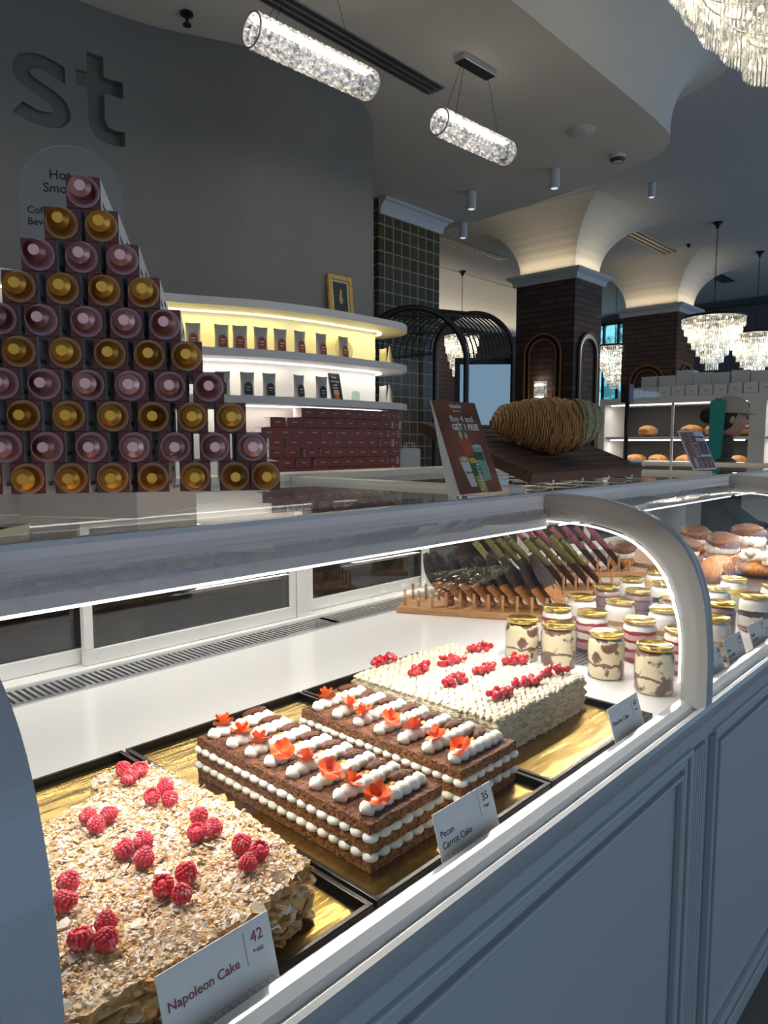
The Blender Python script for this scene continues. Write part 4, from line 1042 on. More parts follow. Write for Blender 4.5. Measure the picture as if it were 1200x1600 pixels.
# ================================================================== CAPSULE GIFT BOX PYRAMID
U = Vector((.838, -.546, 0)); V_ = Vector((.546, .838, 0)); OO = Vector((.66, .861, 0))
stack_rz = math.atan2(U.y, U.x)
rows = [[-.24], [-.269, -.218], [-.300, -.245, -.192], [-.326, -.271, -.217, -.165], [-.352, -.300, -.242, -.190, -.138], [-.385, -.330, -.271, -.213, -.160, -.109], [-.353, -.300, -.243, -.187, -.133, -.079], [-.385, -.328, -.270, -.212, -.157, -.103, -.048], [-.410, -.353, -.300, -.242, -.184, -.128, -.072, -.018], [-.382, -.327, -.270, -.215, -.160, -.101, -.044, .001]]
BW, BH, BL = .0440, .0432, .235
protob = {}
def capsule_box(loc, kind, lab):
    t = thing('capsule_box', lab, 'gift box', loc, stack_rz, 'pyramid of capsule gift boxes')
    w, h = BW/2, BH/2
    c = MB(); c.box(-w, w, .004, BL, -h, h, 1); c.box(-w, w, 0, .004, -h, h, 0); c.build('carton', [M['maroon'], M['cardw']], t, bevel=.0006)
    T = RX(PI/2)
    col = M['cappink'] if kind == 'pink' else M['capgold']; rim = M['rimpink'] if kind == 'pink' else M['rimgold']
    f = MB(); f.lathe([(0.0155, .0004), (.0156, .0022), (.0195, .0022), (.0200, .003), (.0208, .003), (.0212, .0020), (.0212, .0004)], 40, 0, T); f.build('foil_rim', rim, t)
    k = MB()
    for sg in ([(.0165, .001), (.0160, .010), (.0152, .020), (.0146, .0245)], [(.0146, .0245), (.0140, .0257), (.0132, .0260)], [(.0132, .0260), (.0080, .0290)], [(.0080, .0290), (.0074, .0296), (.0069, .0290)], [(.0069, .0290), (.0001, .0290)]): k.lathe(sg, 40, 0, T); k.build('capsule', col, t)
    tx = RZ(PI/2) @ RX(PI/2)
    text('side_print', 'bakerist', .012, M['ink'], t, TR(w+.0004, .02, -.012) @ tx, .0001)
    text('side_print', 'CAPSULES', .010, M['ink'], t, TR(w+.0004, .10, .004) @ tx, .0001)
    return t
for r, ss in enumerate(rows):
    kind = 'pink' if r % 2 == 0 else 'gold'
    for j, s in enumerate(ss):
        z = 1.4505+.0435*(9-r)
        p = OO+U*s; loc = (p.x, p.y, z)
        nR = len(ss)-j
        lab = ('%s foil capsule on a maroon carton, topmost of the pyramid' % kind) if r == 0 else '%s foil capsule on maroon carton, %s from right in pyramid row %s from top' % (kind, ORD[nR], ORD[r+1])
        if kind not in protob: protob[kind] = capsule_box(loc, kind, lab)
        else: dup(protob[kind], loc, stack_rz, lab)
st = MB()
sd = math.radians(31)
tag(MB().box(0, .190, 0, .20, 0, .0395).build('riser_block', M['offwhite'], None, (.5196, .9868, ZT+.0005), (0, 0, sd), bevel=.001), 'plain white riser block under the capsule pyramid on the glass top', 'riser')
tag(MB().box(-.07, .07, 0, .13, 0, .0395).build('riser_block', M['offwhite'], None, (.395, 1.20, ZT+.0005), (0, 0, stack_rz), bevel=.001), 'plain white riser block hidden under the left end of the pyramid', 'riser')

# ================================================================== ACRYLIC ARCH SIGN behind the pyramid
ac = thing('acrylic_arch_sign', 'clear arched acrylic menu panel with black lettering behind the pyramid', 'sign', (.885, 1.985, ZT+.0), math.radians(-33))
w = .135; pts = [(-w, 0)]+[(-w*math.cos(PI*k/24), .775+w*1.0*math.sin(PI*k/24)) for k in range(25)]+[(w, 0)]
MB().prism(pts, -.002, .002, T=RX(PI/2)).build('acrylic_panel', thin_glass('acrylic', (.95, .96, .96), 1.5, 0.01, .7), ac)
MB().box(-w-.01, w+.01, -.04, .04, -ZT, 0.0).build('plinth', M['offwhite'], ac)
for s, x, z in (('Hot', -.054, .820), ('Smoothies', -.070, .785), ('Coffee', -.112, .727), ('Beverages', -.112, .697)):
    text('lettering', s, 0.034 if z > .75 else .026, M['ink'], ac, TR(x, -.0026, z) @ RX(PI/2), .0003, .0004)

# ================================================================== PROMO SIGN "Buy 4 and GET 1 FREE"
LE = .38
ps = thing('promo_sign', 'brown leaning promo sign reading Buy 4 and GET 1 FREE on the case top', 'sign', (1.178, .885, ZT+.006), rot=(-LE, 0, 0))
w, h = .157, .212
def grad_card():
    m, nt, b = new_mat('promo_print')
    tc = nt.nodes.new('ShaderNodeTexCoord'); n = nt.nodes.new('ShaderNodeTexNoise'); n.inputs['Scale'].default_value = 9; nt.links.new(tc.outputs['Object'], n.inputs['Vector'])
    r = nt.nodes.new('ShaderNodeValToRGB'); r.color_ramp.elements[0].position = .35; r.color_ramp.elements[1].position = .75
    r.color_ramp.elements[0].color = (.15, .038, .016, 1); r.color_ramp.elements[1].color = (.42, .12, .045, 1)
    nt.links.new(n.outputs[0], r.inputs[0]); nt.links.new(r.outputs[0], b.inputs['Base Color']); b.inputs['Roughness'].default_value = .35; return m
MB().box(0, w, .0002, .003, 0, h).build('board', M['cardw'], ps); MB().box(.002, w, -.0006, .0001, 0, h).build('print', grad_card(), ps)
F = TR(0, -.0009, 0) @ RX(PI/2); PW = pm('print_white', (.75, .74, .72), .5)
text('brand_lettering', 'bakerist', .0125, PW, ps, F @ TR(w*.5, h*.93, 0), .0002, .0004, 'CENTER')
text('brand_lettering', 'Rewards', .007, PW, ps, F @ TR(w*.5, h*.885, 0), .0002, .0, 'CENTER')
text('lettering', 'Buy 4 and', .0205, PW, ps, F @ TR(w*.29, h*.775, 0), .0002, .0002, sx=1.02)
text('lettering', 'GET 1 FREE', .0195, PW, ps, F @ TR(w*.29, h*.685, 0), .0002, .0008, sx=.98)
def flat(name, pts, col, d, rough=.5):
    vs = [(x*w, -.0006-d, z*h) for x, z in pts]; mb = MB(); mb.add(vs+[(a, -.0006, c) for a, b, c in vs], [tuple(range(len(pts)))]+[(k, (k+1) % len(pts), len(pts)+(k+1) % len(pts), len(pts)+k) for k in range(len(pts))])
    return mb.build(name, pm(name+'_ink', col, rough), ps)
flat('printed_white_cup', [(.22, .36), (.42, .36), (.45, .07), (.31, .07)], (.72, .68, .60), .0003)
flat('printed_cup_lid', [(.33+.12*math.cos(a), .365+.035*math.sin(a)) for a in [2*PI*k/20 for k in range(20)]], (.55, .33, .18), .0005)
flat('printed_latte_foam', [(.33+.06*math.cos(a), .365+.018*math.sin(a)) for a in [2*PI*k/16 for k in range(16)]], (.80, .66, .48), .0006)
flat('printed_red_drink', [(.33, .585), (.62, .585), (.58, .40), (.40, .40)], (.55, .08, .03), .0002)
flat('printed_drink_dome', [(.47+.15*math.cos(a), .59+.12*math.sin(a)) for a in [PI*k/14 for k in range(15)]], (.16, .10, .07), .00025)
flat('printed_lime', [(.42+.035*math.cos(a), .63+.045*math.sin(a)) for a in [2*PI*k/14 for k in range(14)]], (.55, .58, .22), .0004)
flat('printed_lemon', [(.54+.035*math.cos(a), .62+.04*math.sin(a)) for a in [2*PI*k/14 for k in range(14)]], (.60, .42, .18), .0004)
flat('printed_can', [(.60, .50), (.82, .50), (.84, .14), (.66, .12)], (.30, .42, .30), .0003)
flat('printed_can_dark', [(.61, .44), (.80, .44), (.80, .34), (.62, .36)], (.04, .10, .05), .0004)
flat('printed_can_top', [(.71+.11*math.cos(a), .505+.02*math.sin(a)) for a in [2*PI*k/16 for k in range(16)]], (.52, .58, .58), .0005)
flat('printed_tall_drink', [(.42, .34), (.64, .34), (.66, .0), (.50, .0)], (.50, .40, .04), .0006)
flat('printed_tall_drink_green', [(.42, .34), (.64, .34), (.65, .18), (.46, .18)], (.03, .14, .06), .0007)
flat('printed_tall_drink_yellow', [(.45, .375), (.58, .375), (.58, .32), (.45, .32)], (.75, .50, .03), .0008)
text('cup_lettering', 'bakerist', .022, PW, ps, TR(0, -.0016, 0) @ RX(PI/2) @ TR(w*.60, h*.02, 0) @ RZ(PI/2-.08), .0001, .0003)
text('cup_lettering', 'bakerist', .008, M['ink'], ps, TR(0, -.0013, 0) @ RX(PI/2) @ TR(w*.29, h*.21, 0), .0001)
wd = MB(); wd.prism([(.003, 0), (.030, 0), (.003, .20)], 0, .004, T=TR(0, 0, 0) @ Matrix(((0, 0, 1, 0), (1, 0, 0, 0), (0, 1, 0, 0), (0, 0, 0, 1)))); wd.build('easel_foot', M['cardw'], ps)

# ================================================================== GIANT CROISSANT ON SLATTED BOARD
TB = math.radians(20)
br = thing('slatted_display_board', 'dark slatted wooden board tilted on a white wire stand beyond the promo sign', 'display board', (1.555, .95, ZT+.010), rot=(TB, 0, 0))
BWd, BDp = .665, .385
fb = MB(); fb.box(0, BWd, 0, .022, 0, .030); fb.box(0, BWd, BDp-.022, BDp, 0, .030); fb.box(0, .022, .022, BDp-.022, 0, .030); fb.box(BWd-.022, BWd, .022, BDp-.022, 0, .030)
fb.build('frame', M['darkwood'], br, bevel=.002)
s0 = None
for k in range(8):
    y = .026+k*(BDp-.052)/8
    if s0 is None: s0 = MB().box(.022, BWd-.022, 0, .035, .016, .029).build('slat', M['darkwood'], br, (0, y, 0), bevel=.0015)
    else:
        o = s0.copy(); C.objects.link(o); o.parent = br; o.location = (0, y, 0)
wm = pm('white_wire', (.75, .75, .74), .4)
for x in (.10, .26, .42, .58):
    mb = MB(); mb.tube([(x, .02, -.004), (x, .30, -.106), (x, .33, -.004)], .0022, 8); mb.tube([(x, -.008, .010), (x, -.010, -.001), (x, -.004, -.005), (x, .02, -.005)], .0022, 8)
    mb.build('wire_leg', wm, br)
BM = TR(1.555, .95, ZT+.010) @ RX(TB)
# croissant: body of revolution along its own axis with spiral ridges
def big_croissant():
    t = thing('giant_croissant', 'giant golden layered croissant with a green pistachio coated end', 'croissant', BM @ Vector((.315, .165, .030)), rot=(TB, 0, math.radians(-36)))
    L = .335; n = 120; seg = 44; mb = MB(); mg = MB()
    def ringp(u, uc):  # u 0..1 along axis
        x = -L/2+L*u
        uu = min(1, max(0, u)); env = (.40+.60*math.sin(PI*.5*min(1, uu/.50))) if uu < .50 else (1-.50*((uu-.50)/.50)**1.5); env *= (1-(1-min(1, uc/.09))**2)**.5*(1-(1-min(1, (1-uc)/.12))**2)**.5
        r = .004+.084*env
        step = (u*11) % 1.0; r *= 1-.09*step
        yb = -.045*math.sin(PI*u)+.02
        return x, yb, r
    for mesh, ua, ub, extra in ((mb, 0.0, .71, 0), (mg, .68, 1.0, .004)):
        vs = []; fs = []; N = int(n*(ub-ua))+2
        for j in range(N+1):
            u = ua+(ub-ua)*j/N
            for i in range(seg):
                a = 2*PI*i/seg; tw = u+.045*math.sin(a+.6)+.012*math.cos(3*a)
                x, yb, r = ringp(min(1, max(0, tw)) if extra == 0 else u, u); x = -L/2+L*u+.006*math.sin(a)
                q = Vector((x*18, a*1.5, 0)); rr = r+extra+noise.noise(Vector((x*(60 if extra else 120), math.cos(a)*3, math.sin(a)*3)))*(.005 if extra else .0022)
                vs.append((x, yb+rr*math.cos(a)*1.05, 0.082+rr*math.sin(a)*.93))
        for j in range(N):
            for i in range(seg):
                i2 = (i+1) % seg; fs.append((j*seg+i, j*seg+i2, (j+1)*seg+i2, (j+1)*seg+i))
        fs.append(tuple(range(seg))); fs.append(tuple(N*seg+k for k in reversed(range(seg))))
        mesh.add(vs, fs, 0, True)
    cm, nt, b = new_mat('croissant_crust')
    tc = nt.nodes.new('ShaderNodeTexCoord'); wv = nt.nodes.new('ShaderNodeTexWave'); wv.bands_direction = 'X'; wv.inputs['Scale'].default_value = 46; wv.inputs['Distortion'].default_value = 5; wv.inputs['Detail'].default_value = 4; wv.inputs['Detail Scale'].default_value = 1.0
    nt.links.new(tc.outputs['Object'], wv.inputs['Vector'])
    r = nt.nodes.new('ShaderNodeValToRGB'); r.color_ramp.elements[0].color = (.36, .12, .03, 1); r.color_ramp.elements[1].color = (.90, .50, .18, 1); r.color_ramp.elements[0].position = .1; r.color_ramp.elements[1].position = .85
    nt.links.new(wv.outputs[0], r.inputs[0]); nt.links.new(r.outputs[0], b.inputs['Base Color']); b.inputs['Roughness'].default_value = .45
    bp = nt.nodes.new('ShaderNodeBump'); bp.inputs['Strength'].default_value = .8; bp.inputs['Distance'].default_value = .01; nt.links.new(wv.outputs[0], bp.inputs['Height']); nt.links.new(bp.outputs[0], b.inputs['Normal'])
    mb.build('baked_crust', cm, t); mg.build('pistachio_coating', pm('pistachio_coat', (.50, .45, .24), .8, bump=1.0, scale=90, col2=(.30, .27, .13)), t)
big_croissant()
# black pole sign holder
ph = thing('pole_sign_holder', 'black pole clip holder with clear panel standing on the right end of the slatted board', 'sign holder', (2.215, 1.0, ZT+.001))
MB().box(-.05, .05, -.035, .035, 0, .05).build('weighted_base', M['black'], ph, bevel=.002)
MB().tube([(0, 0, .05), (.004, 0, .28)], .007, 10).build('pole', M['black'], ph)
MB().box(-.018, .018, -.014, .014, .24, .30).build('clamp', M['black'], ph, bevel=.003)
MB().box(.0, .26, -.001, .001, .255, .285).build('clear_strip', M['glass'], ph)

# menu sign
ms = thing('menu_sign', 'white framed leaning menu sign with dark photo panels reading The Viral Giants', 'sign', (2.80, .99, ZT+.009), rot=(-.42, 0, math.radians(-4)))
w, h = .215, .165
MB().box(0, w, 0, .003, 0, h).build('board', pm('sign_white', (.62, .66, .74), .5), ms)
def panel(x0, x1, z0, z1, col, nm, d=.0004, var=None):
    MB().box(x0*w, x1*w, -d, -.0001, z0*h, z1*h).build(nm, pm(nm+'_ink', col, .5, col2=var, scale=60), ms)
panel(.04, .37, .03, .97, (.10, .045, .04), 'photo_panel', var=(.36, .16, .08)); panel(.39, .60, .36, .97, (.22, .06, .07), 'price_panel'); panel(.62, .97, .38, .74, (.10, .07, .10), 'item_panel'); panel(.39, .97, .03, .33, (.15, .07, .10), 'range_panel')
F = TR(0, -.0006, 0) @ RX(PI/2)
text('lettering', 'The Viral Giants', .0135, M['ink'], ms, F @ TR(w*.60, h*.82, 0), .0002, .0002, sx=.85)
text('lettering', 'Specials', .009, PW, ms, F @ TR(w*.42, h*.88, 0), .0002)
text('lettering', 'Classics', .009, PW, ms, F @ TR(w*.42, h*.66, 0), .0002)
for k in range(5): MB().box(w*.42, w*(.50+.02*(k % 2)), -.0007, -.0004, h*(.41+.04*k), h*(.42+.04*k)).build('printed_line', PW, ms)
for k in range(3):
    MB().ball((w*(.48+.18*k), -.0006, h*.15), (.006, .0006, .018), 0, 12, 8, T=None).build('printed_pastry', pm('ppast%d' % k, (.42, .30, .28), .6), ms, rot=(0, 0, 0))
MB().ball((w*.70, -.0006, h*.56), (.006, .0006, .02), 0, 12, 8).build('printed_pastry', M['pecan'], ms)
MB().box(w*.17, w*.29, -.0008, -.0004, h*.05, h*.30).build('printed_cup', pm('pcup', (.40, .46, .56), .5), ms)

# ================================================================== SHELF GOODS
def along(off, dist_from_end, base=None):
    """point on the plan curve measured back from the tangent start of the round end"""
    p = wall_path(off); return p
def path_at(off, s):
    """s metres from the far free end (back side), going along the front to the left"""
    p = list(reversed(wall_path(off))); acc = 0
    for i in range(len(p)-1):
        d = (p[i+1]-p[i]).length
        if acc+d >= s:
            q = p[i].lerp(p[i+1], (s-acc)/d); t = (p[i]-p[i+1]).normalized(); return q, math.atan2(t.y, t.x)
        acc += d
    return p[-1], 0
def length_end(off): return PI*(R_END+off)
def foil_bag(loc, rz, label, dark, proto=[None, None]):
    if proto[dark] is None:
        t = thing('coffee_bag', label, 'coffee bag', loc, rz, 'coffee bags with %s labels' % ('black' if dark else 'maroon'))
        mb = MB(); W2, H = .036, .118; vs = []; fs = []; n = 9; m = 8
        for sd_ in (0, 1):
            for j in range(m+1):
                t_ = j/m
                for i in range(n):
                    u = (i/(n-1)-.5)*2; dep = .020*(1-t_)**.7*(1-abs(u)**3)+.001
                    vs.append((u*W2*(1-.06*math.sin(PI*t_)), (dep if sd_ else -dep), H*t_+(.003*u*u if j == m else 0)))
        for sd_ in (0, 1):
            b = sd_*n*(m+1)
            for j in range(m):
                for i in range(n-1):
                    fs.append((b+j*n+i, b+j*n+i+1, b+(j+1)*n+i+1, b+(j+1)*n+i))
        for j in range(m):
            for i in (0, n-1): fs.append((j*n+i, (j+1)*n+i, n*(m+1)+(j+1)*n+i, n*(m+1)+j*n+i))
        mb.add(vs, fs, 0, True); mb.build('pouch', M['bagfoil'], t, recalc=True)
        lw = .021; pts = [(-lw, .008), (lw, .008), (lw, .045)]+[(lw*math.cos(a), .045+.025*math.sin(a)) for a in [PI*k/10 for k in range(1, 10)]]+[(-lw, .045)]
        MB().prism(pts, 0, .0015, T=TR(0, -.0225, 0) @ RX(PI/2) @ RX(-.10)).build('arched_label', M['ink'] if dark else M['maroonbox'], t)
        MB().box(-.012, .012, -.0225, -.0195, .044, .047).box(-.010, .008, -.0235, -.0195, .030, .032).build('label_lines', M['cardw'], t)
        proto[dark] = t; return t
    return dup(proto[dark], loc, rz, label)
def P2(px, d_off):  # helper: position on shelf path hit by a given bearing from the entrance corner
    best = None; pp = wall_path(d_off)
    tgt = math.atan2(.682-.7314*(px-600)/1115, .7314+.682*(px-600)/1115)
    front_ = pp[:len(wp)+7]
    for i in range(len(front_)-1):
        a = math.atan2(front_[i].y, front_[i].x); b = math.atan2(front_[i+1].y, front_[i+1].x)
        if (a-tgt)*(b-tgt) <= 0:
            f_ = (a-tgt)/(a-b) if a != b else 0; q = front_[i].lerp(front_[i+1], f_); t = (front_[i+1]-front_[i]).normalized(); return q, math.atan2(t.y, t.x)
    return pp[-8], 0
for k, px in enumerate([306, 350, 378, 410, 440, 470, 503, 537]):
    q, a = P2(px, .115); foil_bag((q.x, q.y, SH[1]+.001), a+rnd.uniform(-.15, .15), 'grey coffee bag with maroon label, %s from the left on the upper lit shelf' % ORD[k+1], 0)
for k, px in enumerate([350, 388, 422, 468, 503]):
    q, a = P2(px, .115); foil_bag((q.x, q.y, SH[2]+.001), a+rnd.uniform(-.3, .3), 'grey coffee bag with black label, %s from the left on the middle shelf' % ORD[k+1], 1)
for zi, nm in ((1, 'upper'), (2, 'middle')):
    for k, s in enumerate([.30, .20, .10]):
        q, a = path_at(.10, s+.12); foil_bag((q.x, q.y, SH[zi]+.001), a+.3*(k-1), 'grey coffee bag at the rounded end of the %s shelf, %s from the tiled column' % (nm, ORD[3-k]), 1)
# ring-shaped clear plate
q, a = P2(549, .10)
rp_ = thing('round_glass_plate', 'round ringed clear plate standing behind the last bag on the upper shelf', 'plate', (q.x, q.y+.06, SH[1]+.072), rot=(PI/2-.15, 0, a))
MB().lathe([(.045, 0), (.048, .004), (.066, .008), (.070, .004), (.066, .0), (.045, 0)], 36).build('rim', pm('plate_rim', (.55, .56, .45), .2), rp_)
MB().disc(.045, .002, 30).build('plate_face', thin_glass('plate_glass', (.8, .82, .75), 1.5, .02, 2), rp_)
# dark poster on the middle shelf
q, a = P2(528, .11)
po = thing('poster_card', 'small black poster card with white lettering and an orange drink on the middle shelf', 'poster', (q.x, q.y, SH[2]+.002), rot=(-.22, 0, a))
MB().box(-.042, .042, 0, .006, 0, .150).build('card', [M['ink']], po); MB().box(-.048, -.0422, 0, .008, 0, .150).build('card_edge', M['cardw'], po)
F = TR(0, -.0005, 0) @ RX(PI/2)
for k, (s, z, sz) in enumerate((('Pour', .122, .017), ('morning', .100, .017), ('cups', .080, .017), ('by bakerist', .066, .009))): text('lettering', s, sz, PW, po, F @ TR(0, z, 0), .0002, .0002, 'CENTER')
MB().box(-.018, .018, -.001, 0, .030, .058).build('printed_cup', pm('pcup2', (.66, .42, .24), .5), po)
MB().prism([(-.022, 0), (.024, 0), (.012, .029), (-.010, .029)], 0, .001, T=TR(0, 0, .0) @ RX(PI/2)).build('printed_sleeve', pm('pslv', (.65, .15, .03), .5), po)
tag(MB().lathe([(.001, 0), (.022, 0), (.024, .02), (.022, .05), (.012, .06), (.001, .062)], 20).build('glass_cloche', thin_glass('cloche', (.72, .86, .80), 1.5, .02, 1.5), None, (P2(556, .10)[0].x, P2(556, .10)[0].y, SH[2]+.001)), 'small pale green glass jar right of the black poster card', 'jar')
# gold framed picture on the top shelf
q, a = P2(537, .05)
pf = thing('framed_picture', 'gold framed picture of a yellow figure on dark green leaning on the top shelf', 'picture', (q.x, q.y, SH[0]+.001), rot=(-.10, 0, a-.05))
gfm = pm('gold_frame', (.62, .40, .07), .4, bump=.5, scale=60, col2=(.42, .24, .03))
fr_ = MB(); w, h, b_ = .088, .235, .024
fr_.box(-w, w, 0, .018, 0, b_); fr_.box(-w, w, 0, .018, h-b_, h); fr_.box(-w, -w+b_, 0, .018, b_, h-b_); fr_.box(w-b_, w, 0, .018, b_, h-b_); fr_.build('frame', gfm, pf, bevel=.003)
MB().box(-w+b_, w-b_, .008, .014, b_, h-b_).build('mount', pm('mount', (.45, .42, .36), .6), pf); MB().box(-w+b_+.014, w-b_-.014, .006, .008, b_+.016, h-b_-.014).build('canvas', pm('canvas', (.02, .03, .022), .5), pf)
mb = MB(); mb.ball((0, .005, h*.56), (.010, .001, .016)); mb.ball((0, .005, h*.44), (.015, .001, .026)); mb.ball((.003, .005, h*.64), (.008, .001, .009)); mb.build('painted_figure', pm('pfig', (.40, .28, .08), .5), pf)

# red coffee boxes, wall of seven rows
bp0 = None
rows_l = [(468, 13), (420, 14), (408, 14), (426, 13), (408, 14), (415, 13), (420, 13)]
bw_, bh_, bd_ = .083, .0505, .085
for r in range(7):
    z = SH[2]-.047-(r+1)*.0520
    # start at the wrapped end and go left
    s = .16+rnd.uniform(0, .03); k = 0
    off = .115
    lim, _ = rows_l[r]
    tgt = math.atan2(.682-.7314*(lim-600)/1115, .7314+.682*(lim-600)/1115)
    while k < 17:
        q, a = path_at(off, s+bw_/2)
        if math.atan2(q.y, q.x) > tgt and a < 1.0: break
        k += 1; lab = 'maroon coffee box, %s from the rounded end, row %s below the lowest shelf' % (ORD[k], ORD[r+1])
        if bp0 is None:
            bp0 = thing('coffee_box', lab, 'box', (q.x, q.y, z), a, 'wall of maroon coffee boxes')
            MB().box(-bw_/2, bw_/2, -bd_/2, bd_/2, 0, bh_).build('carton', M['maroonbox'], bp0, bevel=.0008)
            MB().box(-bw_/2-.0006, -bw_/2+.001, -bd_/2+.002, bd_/2-.002, .002, bh_-.002).build('side_label', M['cardw'], bp0)
            text('lettering', 'bakerist', .009, PW, bp0, TR(0, -bd_/2-.0006, bh_*.48) @ RX(PI/2), .0002, .0002, 'CENTER')
        else: dup(bp0, (q.x, q.y, z), a, lab)
        s += bw_+rnd.choice([.004, .006, .010, .012])+(.02 if rnd.random() < .08 else 0)
# white shopping bags right of the boxes
for k, (px, dd, ww) in enumerate([(591, 4.5, .085), (612, 4.6, .10), (640, 4.7, .11)]):
    lat = (px-600)/1115*dd; x = .7314*dd+.682*lat; y = .682*dd-.7314*lat
    t = thing('paper_bag', 'plain white paper bag, %s of three standing beyond the red boxes' % ['left', 'middle', 'right'][k], 'bag', (x, y, 1.30), math.radians(-35), 'white paper bags')
    mb = MB(); a_ = ww*.58; mb.add([(-a_, -.04, 0), (a_, -.04, 0), (a_, .04, 0), (-a_, .04, 0), (-a_, -.03, .16), (a_, -.03, .16), (a_, .03, .165), (-a_, .03, .165)], [(0, 3, 2, 1), (0, 1, 5, 4), (1, 2, 6, 5), (2, 3, 7, 6), (3, 0, 4, 7)]); mb.build('bag_body', M['shelf'], t)
    if k > 0:
        for yy in (-.03, .03): MB().tube([(-.03, yy, .16), (-.025, yy, .20), (.025, yy, .20), (.03, yy, .16)], .003, 6).build('handle', M['shelf'], t)
tag(MB().box(3.425, 4.05, 2.75, 3.6, 0, 1.298).build('side_counter', M['shelf']), 'white side counter carrying the plain paper bags', 'counter')

# ================================================================== service area behind the glass doors
tag(MB().box(-0.5, 3.0, 2.25, 2.68, 0, .95).build('work_counter', pm('work_top', (.20, .20, .20), .4)), 'dark grey work counter seen through the rear glass doors', 'counter')
for k, (x, y, rz) in enumerate([(1.02, 2.36, .3), (1.30, 2.40, -.2)]):
    tag(MB().box(-.09, .09, -.07, .07, 0, .12).build('white_carton', M['shelf'], None, (x, y, .951), (0, 0, rz), bevel=.002), 'white carton on the work counter behind the glass doors, %s' % ['left one', 'right one'][k], 'box', 'white cartons behind the glass doors')
tag(MB().box(-.30, .30, -.15, .15, 0, .20).build('red_crate', M['maroonbox'], None, (.55, 2.46, .951), bevel=.004), 'dark red crate on the work counter behind the left glass door', 'crate')

# ================================================================== LAMPS
TUBEM = [M['tubec'], crystal('tube_crystal_bright', (1.0, .92, .84), .30, .15), crystal('tube_crystal_dim', (1.0, .86, .78), .05, .35)]  # one crystal in three glow strengths; facet sparkle put in as emission
def tube_lamp(x, y, L, rz, label):
    z = 3.08; R = .062
    t = thing('crystal_tube_lamp', label, 'pendant lamp', (x, y, z), rz, 'crystal tube pendant lamps')
    mb = MB(); nl = int(L/.030); ns = 18; vs = []; fs = []
    for i in range(nl+1):
        for k in range(ns):
            a = 2*PI*(k+.5*(i % 2))/ns; vs.append((-L/2+L*i/nl, R*math.cos(a), R*math.sin(a)))
    for i in range(nl):
        for k in range(ns):
            k2 = (k+1) % ns
            a, b, c, d = i*ns+k, i*ns+k2, (i+1)*ns+k2, (i+1)*ns+k
            m_ = sum((Vector(vs[j]) for j in (a, b, c, d)), Vector())/4; m_.y *= 1.12; m_.z *= 1.12
            vs.append(m_); q = len(vs)-1; fs += [(a, b, q), (b, c, q), (c, d, q), (d, a, q)]
    mb.add(vs, fs); mb.m = [(1, 0, 2, 0)[k % 4] for k in range(len(fs))]; mb.build('faceted_crystal_tube', TUBEM, t)
    e = MB(); 
    for s in (-1, 1): e.tube([(s*L/2, R*math.cos(2*PI*k/28), R*math.sin(2*PI*k/28)) for k in range(28)], .004, 6, closed=True)
    e.build('end_ring', M['steel'], t)
    MB().box(-L/2+.01, L/2-.01, -.022, .022, R*.70, R*.80).build('led_bar', M['tube_in'], t)
    c = MB(); c.box(-.13, .13, -.035, .035, ZS-z-.032, ZS-z-.001); c.build('ceiling_canopy', M['steel'], t, bevel=.002)
    MB().box(-.126, .126, -.031, .031, ZS-z-.0345, ZS-z-.0322).build('canopy_face', M['black'], t)
    H = ZS-z-.03
    for (xa, ya, xb, yb) in ((-L*.36, -.04, -.10, -.01), (-L*.36, .04, -.10, .01), (L*.36, 0, .10, 0)):
        MB().tube([(xa, ya, R*.8), (xb, yb, H)], .0012, 5).build('suspension_wire', M['black'], t)
    area('tube_lamp_light', (x, y, z-.07), (0, 0, rz), L, .08, 2.0, (1.0, .9, .78))
tube_lamp(2.08, 2.33, .62, math.radians(-3), 'lit crystal tube lamp hanging at top centre, nearer of the two seen whole')
tube_lamp(3.155, 2.295, .56, math.radians(-3), 'lit crystal tube lamp hanging farther right under its small ceiling box')
tube_lamp(.98, 2.38, .60, math.radians(-3), 'crystal tube lamp cut off by the top edge at upper left')

